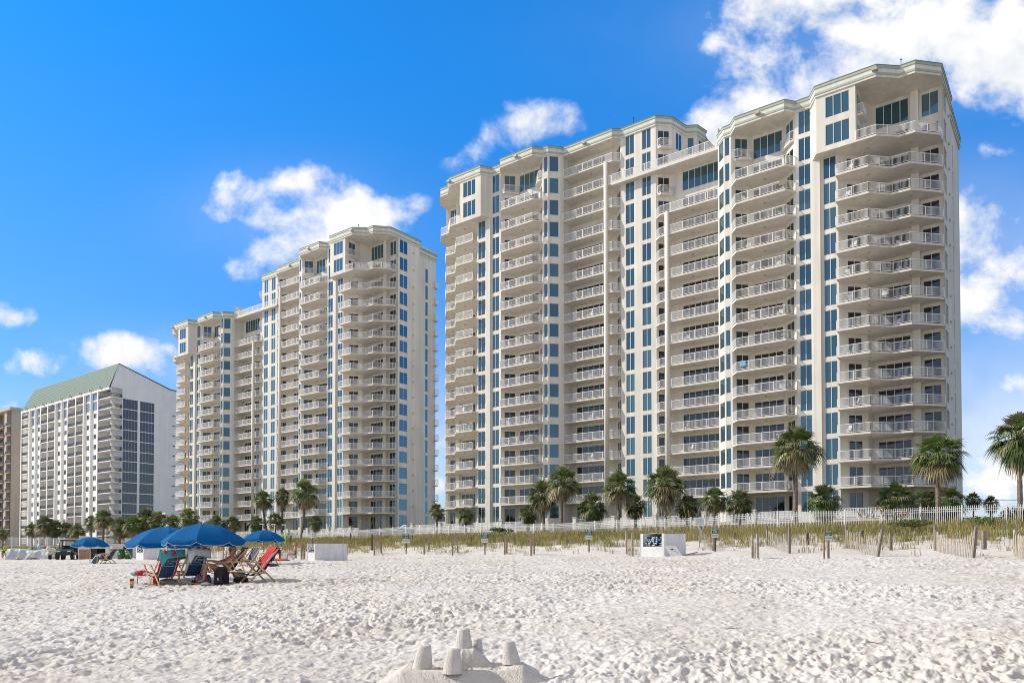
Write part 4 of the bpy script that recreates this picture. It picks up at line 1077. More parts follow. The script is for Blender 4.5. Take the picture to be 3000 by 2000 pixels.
# ------------------------------------------------------------------ dune signs and sand fences
def rough_post(mb, p, h, w=.10, tilt=(0, 0), mi=0):
    p = Vector(p); q = p + Vector((tilt[0] * h, tilt[1] * h, h)); mb.bar(p - Vector((0, 0, .25)), q, w, w * .95, mi)
    mb.bar(q - Vector((0, 0, .01)), q + Vector((0, 0, .03)), w * .8, w * .75, mi)
def keep_off(px, pyt, pyb, Y, label, big=True, two=False):
    X = (px - 1500) / 2200 * Y; z = gz(X, Y); zt = EYE + (HOR - pyt) / 2200 * Y; sc_ = Y / 2200
    W, H = (20 if big else 15) * sc_, (27 if big else 20) * sc_
    t = thing('dune_sign', label, 'sign', (X, Y, z), 0, 'keep off dunes signs')
    m = MB(); rough_post(m, (.02, .05, 0), max(.4, zt - z - H * .25), .085)
    m.build('post', M['post' if two else 'postd'], t)
    if two:
        m = MB(); rough_post(m, (-.16, .12, 0), max(.4, zt - z - H * .2), .07); m.build('post', M['picketw'], t)
    b = MB(); b.box(-W / 2, W / 2, -.012, 0, zt - z - H, zt - z); board = b.build('board', M['sign_w'], t)
    b = MB(); b.box(-W / 2 + .003, W / 2 - .003, -.018, -.0125, zt - z - H * .56, zt - z - .004); b.build('green_field', M['sign_g'], board)
    s = W / 20
    for (txt, dz_, k, mm, sz) in (('KEEP', .13, .29, 'txtw', 7.4), ('OFF', .41, .29, 'txtw', 7.4), ('DUNES', .78, .25, 'txtg', 6.0)):
        text_mesh(txt, sz * s, M[mm], board, (0, -.021, zt - z - H * dz_ - .0), (R(90), 0, 0), ext=.0015)
keep_off(818, 1589, 1627, 58, 'small keep off dunes sign beside the sand fence left of the seated woman', False)
keep_off(1189, 1563, 1615, 62, 'keep off dunes sign on a dark post right of the small white storage box', True)
keep_off(1420, 1561, 1623, 54, 'keep off dunes sign on a slim dark post at the middle of the dune', True)
keep_off(1725, 1552, 1615, 50, 'keep off dunes sign left of the white box full of umbrellas', True)
keep_off(2095, 1547, 1615, 44, 'keep off dunes sign ending the receding sand fence right of the umbrella box', True)
keep_off(2427, 1554, 1632, 35, 'keep off dunes sign with two wooden posts, nearest to the water', True, True)
def notice(px, pyt, W, H, Y, label, green=False):
    X = (px - 1500) / 2200 * Y; z = gz(X, Y); zt = EYE + (HOR - pyt) / 2200 * Y; k = Y / 2200
    t = thing('notice_board', label, 'sign', (X, Y, z))
    m = MB(); m.bar((0, .04, -.2), (0, .04, zt - z + .02), .06); m.build('post', M['steel' if not green else 'postd'], t)
    b = MB(); b.box(-W * k / 2, W * k / 2, -.02, 0, zt - z - H * k, zt - z); bd = b.build('board', M['sign_w'], t)
    l = MB()
    rg = random.Random(int(px))
    for i in range(6):
        zz = zt - z - H * k * (.16 + .13 * i); ww = W * k * rg.uniform(.25, .42); l.box(-ww, ww, -.024, -.0205, zz - H * k * .02, zz + H * k * .02)
    l.build('lettering', M['txtg' if green else 'steel'], bd)
notice(2050, 1516, 28, 24, 49, 'white notice board with grey lines of small print on the fence')
notice(1208, 1548, 15, 18, 80, 'tilted green and white notice board before the fence', True)
notice(916, 1559, 8, 15, 76, 'small white notice with green lines behind the small storage box', True)
def sand_fence(x0, b0, t0, x1, b1, t1, n, label, mats=('post', 'picket'), lean1=0.0, sag=.2, depth=0.0, posts=(1, 1)):
    """wooden slat fence between two photo points: foot rows b, top rows t"""
    A = Vector(ground_at(x0, b0, 20)); B = Vector(ground_at(x1, b1, 20))
    if depth: A = Vector(at(x0, depth)); B = Vector(at(x1, depth))
    hA = abs(b0 - t0) / 2200 * A.y; hB = abs(b1 - t1) / 2200 * B.y
    t = thing('sand_fence', label, 'sand fence', A, 0, 'slatted sand fences along the dune')
    D = B - A
    rg = random.Random(int(x0)); m = MB()
    for i in range(n):
        q = (i + .5) / n; p = A + D * q; z = gz(p.x, p.y) - A.z
        hh = (hA * (1 - q) + hB * q) * (.9 - sag * math.sin(math.pi * q)) * rg.uniform(.92, 1.04); ln = lean1 * q ** 2 + rg.uniform(-.03, .03)
        a = Vector((p.x - A.x, p.y - A.y, z - .1)); b = a + Vector((ln * hh, rg.uniform(-.04, .04), hh + .1))
        m.bar(a, b, .05, .014)
    m.build('slats', M[mats[1]], t)
    w = MB()
    for f in (.25, .5, .75):
        pts = []
        for i in range(6):
            q = i / 5; p = A + D * q; z = gz(p.x, p.y) - A.z; hh = (hA * (1 - q) + hB * q) * (.9 - sag * math.sin(math.pi * q)); pts.append((p.x - A.x + lean1 * q ** 2 * hh * f, p.y - A.y - .012, z + hh * f))
        w.tube(pts, .006, 4, cap=False)
    w.build('wire', M['steel'], t)
    for k, (p, h, ln) in enumerate(((Vector((0, 0, 0)), hA, 0), (D, hB, lean1))):
        if not posts[k]: continue
        m = MB(); rough_post(m, (p.x, p.y - .06, gz(A.x + p.x, A.y + p.y) - A.z), h * 1.02, .11, (ln, 0)); m.build('post', M[mats[0]], t)
    return t
sand_fence(1097, 1627, 1570, 1117, 1621, 1563, 9, 'short sand fence with brown posts right of the small storage box', ('picketw', 'picket'))
sand_fence(1243, 1624, 1572, 1257, 1616, 1570, 6, 'narrow sand fence of orange brown posts near the middle dune sign', ('picketw', 'picket'))
sand_fence(1326, 1627, 1566, 1341, 1618, 1564, 6, 'narrow sand fence of brown posts left of the slim dark signpost', ('picketw', 'picket'))
sand_fence(1479, 1624, 1567, 1485, 1621, 1567, 3, 'pair of brown posts with a scrap of sand fence right of the slim dark signpost', ('picketw', 'picketw'))
sand_fence(1556, 1628, 1566, 1565, 1624, 1566, 4, 'pair of brown posts with a scrap of sand fence left of the umbrella box', ('picketw', 'picketw'))
sand_fence(1835, 1622, 1556, 1853, 1630, 1562, 8, 'narrow bleached sand fence just left of the umbrella box', ('picket', 'picketw'))
sand_fence(2052, 1588, 1540, 2091, 1613, 1570, 16, 'receding sand fence that ends at the dune sign right of the umbrella box', ('post', 'picket'), sag=.05)
sand_fence(2203, 1637, 1570, 2219, 1638, 1567, 9, 'narrow upright sand fence panel on bare sand right of the umbrella box', ('picket', 'picket'))
sand_fence(2246, 1597, 1543, 2312, 1621, 1546, 20, 'sagging sand fence between two posts left of the two posted sign', ('post', 'picket'), sag=.25)
sand_fence(2479, 1606, 1543, 2567, 1630, 1552, 20, 'collapsing sand fence with a leaning end post right of the two posted sign', ('post', 'picket'), .22, .25)
sand_fence(2738, 1612, 1541, 2847, 1635, 1547, 26, 'long sagging sand fence right of the collapsing one', ('post', 'picket'), .12, .3)
sand_fence(2972, 1632, 1555, 3030, 1645, 1560, 18, 'upright bleached sand fence cut by the right edge of the picture', ('picket', 'picket'), sag=0)
sand_fence(531, 1633, 1600, 690, 1632, 1600, 48, 'long row of sand fence slats behind the big blue umbrella', ('picketw', 'picket'), depth=62, sag=0)
sand_fence(822, 1630, 1586, 868, 1632, 1588, 20, 'sand fence behind the seated woman in the visor', ('picketw', 'picket'), depth=60, sag=.05)
sand_fence(884, 1632, 1586, 893, 1632, 1586, 4, 'narrow sand fence between the seated woman and the small storage box', ('picketw', 'picket'), depth=57, sag=0)
def lone_post(px, pyt, pyb, label, m='post', w=.13):
    X, Y, z = ground_at(px, pyb, 20); h = (pyb - pyt) / 2200 * Y
    mb = MB(); rough_post(mb, (0, 0, 0), h, w); tag(mb.build('wooden_post', M[m], None, (X, Y, z)), label, 'post', 'old wooden posts on the dune')
lone_post(2610, 1562, 1613, 'short grey wooden post right of the collapsing sand fence')
lone_post(2883, 1557, 1610, 'thick grey wooden post right of the long sagging sand fence', w=.17)
lone_post(2366, 1564, 1597, 'dark stump of a post left of the two posted sign', 'postd')
lone_post(2526, 1556, 1592, 'dark post top showing behind the collapsing sand fence', 'postd')
lone_post(2152, 1562, 1578, 'broken low stump in the grass right of the umbrella box')
lone_post(1090, 1566, 1612, 'dark post behind the short sand fence by the small storage box', 'postd')
lone_post(1027, 1562, 1592, 'dark post in the grass right of the small storage box', 'postd')
lone_post(1382, 1575, 1594, 'low dark stump in the grass left of the slim signpost', 'postd')
lone_post(1508, 1570, 1596, 'low pale stump in the grass right of the pair of brown posts')
lone_post(1660, 1570, 1596, 'low weathered stump left of the sign by the umbrella box')
lone_post(1018, 1578, 1624, 'brown post at the right end of the small storage box', 'picketw')
lone_post(852, 1570, 1600, 'dark post at the end of the dune path by the seated woman', 'postd')

# ------------------------------------------------------------------ storage boxes
def umbrella_box(px0, px1, pxr, pyt, pyb, Y, label, lid=True, n=26):
    """white plywood box; corner px1 nearest, front face px0..px1, right face px1..pxr; the front has an open hatch full of rolled umbrellas"""
    k = Y / 2200; H = (pyb - pyt) * k; X = (px1 - 1500) * k
    z = EYE + (HOR - pyb) * k; z = min(z, gz(X, Y) + .05)
    a = math.radians(28)
    t = thing('storage_box', label, 'storage box', (X, Y, z), 0)
    W1 = (px1 - px0) * k / .80; W2 = (pxr - px1) * k / math.cos(math.radians(20))
    d1 = Vector((-.80, .60, 0)); d2 = Vector((math.cos(math.radians(20)), math.sin(math.radians(20)) * 1.2, 0)).normalized()
    m = MB(); up = Vector((0, 0, 1)); o = Vector((0, 0, -.1)); th = .04
    A = o; Bq = o + d1 * W1; Cq = o + d2 * W2; Dq = Bq + d2 * W2; HH = H + .1
    def wallq(p, q, z0, z1):
        n_ = Vector((-(q - p).y, (q - p).x, 0)).normalized() * th
        vs = [p + up * z0, q + up * z0, q + up * z1, p + up * z1]; vs += [v + n_ for v in vs]
        m.add(vs, [(0, 1, 2, 3), (7, 6, 5, 4), (0, 4, 5, 1), (1, 5, 6, 2), (2, 6, 7, 3), (3, 7, 4, 0)])
    wallq(A, Cq, 0, HH); wallq(Cq, Dq, 0, HH); wallq(Dq, Bq, 0, HH)
    wallq(Bq, A + (Bq - A) * .02, 0, HH * .53)
    wallq(Bq, Bq + (A - Bq) * .12, HH * .53, HH); wallq(A + (Bq - A) * .10, A + (Bq - A) * .02, HH * .53, HH)
    m.build('case', M['white'], t)
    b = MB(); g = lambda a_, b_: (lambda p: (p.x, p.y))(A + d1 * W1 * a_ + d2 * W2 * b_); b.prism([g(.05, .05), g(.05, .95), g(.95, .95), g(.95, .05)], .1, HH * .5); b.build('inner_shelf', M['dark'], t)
    if lid:
        l = MB(); lp = [A + d1 * W1 * .35 - d2 * .03, A - d1 * .04 - d2 * .02, Cq + d2 * .05 - d1 * .02, Dq + d2 * .05 + d1 * .03, Bq + d2 * W2 * .45 + d1 * .03]
        l.add([p + up * (HH + .012) for p in lp] + [p + up * (HH + .045) for p in lp], [(4, 3, 2, 1, 0), (5, 6, 7, 8, 9)] + [(i, (i + 1) % 5, 5 + (i + 1) % 5, 5 + i) for i in range(5)])
        l.build('lid', M['picket'], t)
    rg = random.Random(int(px0)); grp = 'rolled blue umbrellas in the box at ' + ('right' if px0 > 1500 else 'left')
    # rolled umbrellas lie along d2, white tips to the front
    proto = MB(); Lr = W2 * .8
    proto.tube([(0, 0, 0), (Lr * .05, 0, 0), (Lr * .5, 0, 0), (Lr, 0, 0)], [.035, .055, .065, .04], 8)
    pm_ = proto.mesh('rolled_umbrella', M['ublue']); cp = MB(); cp.tube([(-.075, 0, 0), (-.02, 0, 0), (.012, 0, 0)], [.022, .050, .042], 10); cpm = cp.mesh('white_cap', M['utrim'])
    an = math.atan2(d2.y, d2.x); cnt = 0
    wi = W1 * .72; rows = max(2, int(H * .44 / .115)); colsn = max(3, int(wi / .125)); step = wi / colsn
    for r_ in range(rows):
        for c_ in range(colsn):
            if r_ == rows - 1 and c_ % 3 == 0: continue
            p = A + d1 * (W1 * .14 + step * (c_ + .5 + .3 * (r_ % 2)) + rg.uniform(-.02, .02)) + d2 * (.12 + rg.uniform(0, .22)) + up * (HH * .53 + .06 + r_ * .112 + rg.uniform(-.012, .012))
            u = obj('rolled_umbrella', pm_, None, p + t.location, an + rg.uniform(-.05, .05)); u.rotation_euler = (0, rg.uniform(-.06, .03), an + rg.uniform(-.06, .06))
            obj('white_cap', cpm, u); tag(u, 'rolled blue umbrella with white cap stacked in the white box at ' + ('right' if px0 > 1500 else 'left'), 'umbrella', grp)
    return t
bx = umbrella_box(1883, 1946, 2018, 1562, 1637, 43, 'white plywood storage box with open hatch full of rolled umbrellas at right')
k = 43 / 2200
m = MB(); m.add([(0, 0, 0), (.62, .02, 0), (.30, .34, .62), (-.32, .30, .62), (0, .03, -.01), (.62, .05, -.01), (.30, .37, .60), (-.32, .33, .60)], [(0, 1, 2, 3), (7, 6, 5, 4), (0, 4, 5, 1), (1, 5, 6, 2), (2, 6, 7, 3), (3, 7, 4, 0)])
m.box(-.03, .12, .18, .30, .40, .46, 1)
X, Y, z = at(1968, 42.2)
tag(m.build('hatch_door', [M['white'], M['postd']], None, (X, Y, z)), 'white hatch door leaning against the right side of the umbrella box', 'hatch')
m = MB(); m.bar((0, 0, .05), (.75, .1, .22), .16, .05); tag(m.build('plank', M['post'], None, at(2005, 42.4)), 'weathered plank lying at the right foot of the umbrella box', 'plank')
umbrella_box(894, 923, 1012, 1585, 1634, 50, 'low white storage box with small open hatch beside the seated woman', False)
m = MB(); m.bar((0, 0, 0), (1.0, .1, .03), .3, .04); X, Y, z = at(933, 50.6); tag(m.build('board', M['ply'], None, (X, Y, 2.02)), 'loose plywood board on top of the low white storage box', 'board')
umbrella_box(384, 421, 530, 1593, 1636, 64, 'long white storage box with dark hatch behind the left blue umbrella', False)

# ------------------------------------------------------------------ sheds, bins, tarpaulin, buggy at the far left
def shed(px0, px1, pyt, pyb, Y, dp, label, dark=(.55, .95), wall='white', door='ply'):
    k = Y / 2200; X = (px0 - 1500) * k; z = gz(X, Y); W = (px1 - px0) * k; H = (pyb - pyt) * k
    t = thing('beach_shed', label, 'shed', (X, Y, z - .1))
    m = MB(); m.box(0, .06, 0, dp, 0, H); m.box(W - .06, W, 0, dp, 0, H); m.box(.06, W - .06, dp - .06, dp, 0, H)
    m.box(.06, W * dark[0], 0, .06, 0, H); m.box(W * dark[1], W - .06, 0, .06, 0, H); m.box(W * dark[0], W * dark[1], 0, .06, H * .88, H); m.build('wall', M[wall], t)
    m = MB(); m.box(-.12, W + .12, -.15, dp + .1, H + .003, H + .08); m.build('roof', M['stucco2'], t)
    m = MB(); m.box(.1, W * dark[0] * .92, -.03, -.003, .08, H * .82)
    for kx in range(1, 4): m.box(.1 + (W * dark[0] * .92 - .1) * kx / 4 - .02, .1 + (W * dark[0] * .92 - .1) * kx / 4 + .02, -.05, -.031, .08, H * .82)
    m.build('door', M[door], t)
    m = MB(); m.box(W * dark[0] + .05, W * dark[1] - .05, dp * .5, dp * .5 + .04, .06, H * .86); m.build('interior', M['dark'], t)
shed(229, 316, 1594, 1634, 74, 2.2, 'white beach shed with brown plywood door behind the far left umbrella', (.42, .92))
shed(316, 390, 1592, 1636, 78, 2.0, 'long low white shelter with dark opening beside the green bins', (.6, .98), door='white')
def bin_(px, pyb, label, Y=72):
    X, Y, z = at(px, Y); t = thing('litter_bin', label, 'bin', (X, Y, z))
    m = MB(); m.lathe([(.26, 0), (.30, .5), (.33, .85)], 14); m.build('body', M['green'], t, smooth=True)
    m = MB(); m.lathe([(.35, .855), (.36, .9), (.2, .98), (.05, 1.0)], 14); m.build('lid', M['dgreen'], t)
    m = MB(); m.box(-.11, .11, -.345, -.325, .42, .62); m.build('label_panel', M['lime'], t)
bin_(354, 1634, 'green round litter bin standing in front of the low white shelter')
bin_(376, 1634, 'dark green litter bin with a plank leaning on it')
m = MB(); m.bar((0, 0, 0), (-.55, .1, .95), .12, .05); tag(m.build('plank', M['picket'], None, at(387, 71.6)), 'pale plank leaning on the right green litter bin', 'plank')
def tarp():
    k = 80 / 2200; X = (15 - 1500) * k; z = gz(X, 80); rg = np.random.RandomState(4)
    t = thing('covered_stack', 'stack of beach chairs under a wrinkled silver tarpaulin at far left', 'tarpaulin', (X, 80, z))
    W = 125 * k; nx, ny = 60, 26; mb = MB(); vs = []
    for j in range(ny):
        for i in range(nx):
            u = i / (nx - 1); v = j / (ny - 1); prof = 1 if .18 < v < .82 else max(0, min(v / .18, (1 - v) / .18))
            h = (1.12 + .08 * math.sin(u * 9) - .1 * u) * prof ** .8
            x = u * W; y = v * 2.0
            n = float(perlin(np.array([x * 1.3]), np.array([y * 1.3 + h * 1.7]), 2)[0]) * .13 + float(perlin(np.array([x * 3.1]), np.array([y * 2 + h * 3]), 5)[0]) * .06
            vs.append((x + n * .5, y - n * (1 if v < .5 else 0), max(h + n * .6 * prof, .02) + (.16 if v < .05 and .25 < u < .95 else 0) * abs(math.sin(u * 7))))
    mb.add(vs, [(j * nx + i, j * nx + i + 1, (j + 1) * nx + i + 1, (j + 1) * nx + i) for j in range(ny - 1) for i in range(nx - 1)])
    mb.build('tarpaulin', M['tarp'], t, smooth=True)
    m = MB()
    for i in range(9): x = .5 + i * (W - 1) / 8; m.bar((x, .25, -.1), (x + .3, .5, .5), .06, .06)
    m.box(.3, W - .2, .3, 1.7, .02, .1); m.build('wooden_frames', M['wood'], t)
tarp()
m = MB()
rg = random.Random(6)
for i in range(7): m.blob((rg.uniform(-.3, .3), rg.uniform(-.2, .3), .35 + .12 * i), (.42 - .03 * i, .3, .26), 10, 6, .12, rng=rg)
tag(m.build('sack_pile', M['cream'], None, at(152, 79), smooth=True), 'pile of pale canvas sacks left of the beach buggy', 'sacks')
def buggy():
    Y = 75; X, Y, z = at(199, Y)
    t = thing('utility_buggy', 'dark green two seat utility buggy with roll cage parked by the shed', 'utility vehicle', (X, Y, z), R(16))
    # local: front faces -y
    b = MB(); b.prism([(-.66, -1.25), (.66, -1.25), (.72, -.4), (.72, 1.5), (-.72, 1.5), (-.72, -.4)], .45, .72, 0)
    b.add([(-.62, -1.35, .62), (.62, -1.35, .62), (.66, -.45, 1.08), (-.66, -.45, 1.08), (-.62, -1.35, .5), (.62, -1.35, .5), (.66, -.45, .6), (-.66, -.45, .6), (-.55, -1.25, .86), (.55, -1.25, .86)],
          [(8, 9, 2, 3), (0, 1, 9, 8), (0, 4, 5, 1), (4, 7, 6, 5), (1, 5, 6, 2), (1, 2, 9), (0, 3, 7, 4), (0, 8, 3), (2, 6, 7, 3)], 0)
    b.build('body', M['dgreen'], t)
    b = MB(); b.box(-.6, .6, -1.42, -1.351, .42, .74); b.box(-.35, .35, -1.5, -1.43, .40, .52); b.build('bumper', M['blackp'], t)
    for x in (-.45, .45):
        b = MB(); b.box(x - .15, x + .15, -1.41, -1.30, .765, .86); b.build('headlight', M['lamp'], t)
    b = MB(); b.box(-.7, .7, .55, 1.75, .73, 1.05); b.build('cargo_bed', M['blackp'], t)
    b = MB(); b.box(-.6, .6, -.1, .45, .725, .9); b.box(-.6, .6, .4, .52, .9, 1.4); b.build('seat', M['black'], t)
    b = MB()
    for x in (-.66, .66):
        b.tube([(x, -.5, 1.0), (x * .96, -.25, 1.85), (x * .95, .5, 1.88), (x, .6, .8)], .035, 8)
        b.bar((x * .95, .1, .75), (x * .95, .1, 1.85), .05)
    for y in (-.25, .5): b.bar((-.63, y, 1.87), (.63, y, 1.87), .06)
    b.build('roll_cage', M['blackp'], t)
    b = MB(); b.box(-.68, .68, -.35, .58, 1.915, 1.96); b.build('roof', M['blackp'], t)
    b = MB(); b.tube([(-.25, -.35, 1.05), (-.25, -.2, 1.2)], .02, 6); b.lathe([(.15, 0), (.17, .02), (.15, .04)], 14, (-.25, -.19, 1.19)); b.build('steering_wheel', M['blackp'], t)
    for x in (-.66, .66):
        for y in (-.95, 1.1):
            b = MB(); b.tube([(x - .13, y, .34), (x - .12, y, .34), (x + .12, y, .34), (x + .13, y, .34)], [.26, .34, .34, .26], 18)
            w = b.build('wheel', M['rubber'], t); b = MB(); sx = 1 if x > 0 else -1
            b.tube([(x + sx * .132, y, .34), (x + sx * .15, y, .34)], [.17, .12], 12); b.build('rim', M['yellow'], w)
            b = MB(); b.box(x - .16, x + .16, y - .42, y + .42, .70, .735); b.build('fender', M['yellow' if y > 0 else 'blackp'], t)
buggy()
m = MB(); m.lathe([(.18, 0), (.21, .3), (.20, .5)], 12); m.box(-.3, .3, -.2, .2, .9, 1.25); m.bar((0, 0, .5), (0, 0, .9), .06)
X, Y, z = at(169, 74); 
# small trailer behind the buggy
t = thing('cart', 'small low cart with black tyre and yellow frame left of the buggy', 'cart', at(165, 76), R(16))
b = MB(); b.box(-.5, .5, -.5, .8, .55, .85); b.build('tray', M['steel'], t)
for x in (-.55, .55):
    b = MB(); b.tube([(x - .09, 0, .3), (x - .08, 0, .3), (x + .08, 0, .3), (x + .09, 0, .3)], [.22, .3, .3, .22], 16); b.build('wheel', M['rubber'], t)
b = MB(); b.bar((-.5, -.5, .5), (.5, -.5, .5), .08); b.bar((-.5, -.45, .5), (-.5, .8, .5), .08); b.bar((.5, -.45, .5), (.5, .8, .5), .08); b.build('frame', M['yellow'], t)

# ------------------------------------------------------------------ beach umbrellas
def umbrella(px, pyt, width, Y, label, rz=0.0, pole_to=None, tilt=(0, 0)):
    k = Y / 2200; X, Y, z = at(px, Y); Rr = width * k / 2; zt = EYE + (HOR - pyt) * k - z
    t = thing('beach_umbrella', label, 'umbrella', (X, Y, z), rz, 'blue beach umbrellas')
    t.rotation_euler = (tilt[0], tilt[1], rz)
    N_ = 8; prof = [(0.03, 0.0), (.2, -.018), (.42, -.085), (.62, -.19), (.8, -.325), (.93, -.445), (1.0, -.525)]
    zt -= .06
    c = MB(); vs = []; fs = []; sub = 6; n = N_ * sub
    drop = Rr * .86
    tr = MB()
    for pnl in range(N_):
        b = len(vs); w_ = sub + 1
        for (r, h) in prof:
            for j in range(w_):
                q = j / sub; a = 2 * math.pi * (pnl + q) / N_; flat = 1 - .06 * math.sin(math.pi * q) * r; sg = -.030 * math.sin(math.pi * q) * r ** .6
                vs.append((Rr * r * flat * math.cos(a), Rr * r * flat * math.sin(a), zt + drop * (h + sg)))
        e = b + (len(prof) - 1) * w_
        for j in range(w_):
            q = j / sub; x, y, zz = vs[e + j]; ln = .035 if j in (0, sub) else .088 + .012 * math.sin(math.pi * q)
            vs.append((x * .985, y * .985, zz - ln * Rr / 1.17))
        for i in range(len(prof)):
            for j in range(sub): fs.append((b + i * w_ + j, b + i * w_ + j + 1, b + (i + 1) * w_ + j + 1, b + (i + 1) * w_ + j))
        for j in range(sub): tr.bar(vs[e + w_ + j], vs[e + w_ + j + 1], .010, .010)
    c.add(vs, fs); co = c.build('canopy', M['ublue'], t, smooth=True)
    tr.build('edge_trim', M['utrim'], co)
    sm = MB()
    for j in range(N_):
        a = 2 * math.pi * j / N_
        pts = [(Rr * r * math.cos(a), Rr * r * math.sin(a), zt + drop * h - .012) for r, h in prof]
        sm.tube(pts, .009, 5); sm.tube([(Rr * .55 * math.cos(a), Rr * .55 * math.sin(a), zt - drop * .16), (.03 * math.cos(a), .03 * math.sin(a), zt - drop * .55)], .007, 5)
    sm.build('ribs', M['steel'], t)
    p = MB(); p.tube([(0, 0, -.4), (0, 0, zt - .03)], .024, 10); p.build('pole', M['wood'], t, smooth=True)
    f = MB(); f.lathe([(.012, 0), (.03, .012), (.045, .045), (.03, .08), (.008, .095)], 10, (0, 0, zt - .012)); f.build('finial', M['white'], t, smooth=True)
    return t
umbrella(597, 1527, 234, 22, 'large near blue umbrella shading the man in the cap', .22)
umbrella(490, 1537, 226, 24.0, 'large blue umbrella half hidden behind the near one', .5)
umbrella(772, 1549, 124, 42, 'middle sized blue umbrella behind the red towel chair', .1)
umbrella(655, 1552, 128, 39, 'blue umbrella almost hidden behind the large near one', .3)
umbrella(264, 1570, 106, 49, 'small blue umbrella standing alone at the far left', .15)

# ------------------------------------------------------------------ wooden sling chairs
def chair_frame():
    fr = {}
    W = .29
    for nm, pts, w, th in (('back_rail', [(-.56, .98), (.30, .0)], .045, .022), ('rear_leg', [(.10, .60), (-.52, .0)], .045, .022), ('seat_rail', [(.62, .36), (-.24, .30)], .04, .02)):
        for sx in (-1, 1):
            x = sx * (W + (.03 if nm == 'rear_leg' else 0)); m = MB(); m.bar((x, pts[0][0], pts[0][1]), (x, pts[1][0], pts[1][1]), .024, w); fr.setdefault(nm, []).append(m.mesh(nm, M['wood']))
    for sx in (-1, 1):
        m = MB(); m.bar((sx * (W + .05), .62, .625), (sx * (W + .05), -.40, .585), .075, .022); fr.setdefault('armrest', []).append(m.mesh('armrest', M['wood']))
        m = MB(); m.bar((sx * (W + .04), .52, .61), (sx * W, .40, .34), .03, .03); fr.setdefault('arm_post', []).append(m.mesh('arm_post', M['wood']))
    m = MB()
    for (y, z) in ((-.56, .97), (.30, .03), (-.50, .03), (.61, .36)): m.bar((-W - .03, y, z), (W + .03, y, z), .035, .03)
    fr['crossbars'] = [m.mesh('crossbars', M['wood'])]
    return fr
CF = chair_frame()
def sling_mesh(edge=None):
    prof = [(-.56, .985), (-.47, .85), (-.38, .70), (-.29, .54), (-.20, .40), (-.10, .29), (.05, .245), (.22, .265), (.40, .31), (.61, .375)]
    xs = [-.27, -.215, -.20, -.07, .07, .20, .215, .27]
    m = MB(); n = len(xs)
    for off in (0, .012):
        b = len(m.v)
        vs = [(x, y - off * .6, z - off + (-.012 * (1 - (x / .27) ** 2))) for (y, z) in prof for x in xs]
        m.add(vs, [], 0)
        for i in range(len(prof) - 1):
            for j in range(n - 1):
                mi = 0 if edge is None else (1 if j in (0, n - 2) else 2 if j in (1, n - 3) else 0)
                m.f.append((b + i * n + j, b + i * n + j + 1, b + (i + 1) * n + j + 1, b + (i + 1) * n + j)); m.m.append(mi)
    return m.mesh('sling', [M['navy'], M[edge or 'navy'], M['utrim']])
SL = {None: sling_mesh(), 'red': sling_mesh('red'), 'cream': sling_mesh('cream')}
def sling_chair(loc, face, label, edge=None, printed=False, footrest=False, scale=1.0):
    """face: direction the sitter looks, degrees from +x"""
    t = thing('beach_chair', label, 'beach chair', loc, R(face - 90), 'wooden sling beach chairs')
    t.scale = (scale,) * 3
    for nm, L_ in CF.items():
        for me in L_: obj(nm, me, t)
    s = obj('sling', SL[edge], t)
    if printed:
        # rear side of the backrest: plane from (y -.56, z .98) to (y -.2, z .40)
        a = math.atan2(.58, .36)
        def on(v): f = v; return (-.56 + .36 * f - .028, .98 - .58 * f - .020)
        rot = (math.pi / 2 - (math.pi / 2 - a), 0, 0)
        for (txt, f, sz, sh, spc) in (('Silver Beach', .43, .088, .3, .92), ('TOWERS', .56, .046, 0, 1.35)):
            y, z = on(f); o = text_mesh(txt, sz, M['txtw'], s, (0, y, z), (a, 0, 0), 'lettering', sh, spc)
        y, z = on(.33); lg = MB()
        for q in (-1, 0, 1):
            pts = []
            for i in range(9):
                u = -1 + i / 4; pts.append((u * .09 + q * .025, .012 * math.sin(u * 3 + q) + q * .016 + .004, 0))
            for p_, q_ in zip(pts[:-1], pts[1:]): lg.bar(p_, q_, .010, .003)
        o = lg.build('logo', M['txtw'], s, (0, y, z)); o.rotation_euler = (a, 0, 0)
        ln = MB()
        for f in (.2, .66):
            y, z = on(f)
            for i in range(8):
                u0, u1 = -1 + i / 4, -1 + (i + 1) / 4; g = lambda u: -.02 * (1 - u * u) if f > .4 else 0
                ln.bar((u0 * .2, y - .002, z + g(u0)), (u1 * .2, y - .002, z + g(u1)), .007, .007)
        ln.build('stripe', M['txtw'], s)
    if footrest:
        m = MB(); m.box(-.24, .24, .72, 1.15, .30, .325); fo = m.build('footrest', M['navy'], t)
        m = MB()
        for sx in (-.26, .26): m.bar((sx, .64, .33), (sx, 1.2, .31), .03); m.bar((sx, 1.14, .31), (sx, 1.2, 0), .03)
        m.build('footrest_legs', M['wood'], fo)
    return t
def gat(px, Y): return at(px, Y)
CH1 = sling_chair(gat(480, 21.6), 138, 'near navy sling chair with red edging and a teal towel over its back', 'red', True, True, 1.0)
CH2 = sling_chair(gat(560, 21.9), 136, 'near navy sling chair with pale edging and a white towel over its back', 'cream', True, False, 1.0)
CH3 = sling_chair(gat(660, 21.9), 208, 'wooden sling chair in which the man in the cap sits', None)
CH4 = sling_chair(gat(746, 21.0), 222, 'wooden sling chair draped with a red towel', None)
CH5 = sling_chair(gat(727, 36), 240, 'empty blue sling chair behind the man in the cap', None)
CH6 = sling_chair(gat(694, 39), 235, 'empty blue sling chair half hidden behind the head of the man in the cap', None)
CH7 = sling_chair(gat(784, 37.5), 140, 'blue sling chair under the middle sized umbrella, turned away from the water', None)
CH8 = sling_chair(gat(312, 48), 186, 'sling chair in which a person in a white cap reclines at far left', None)
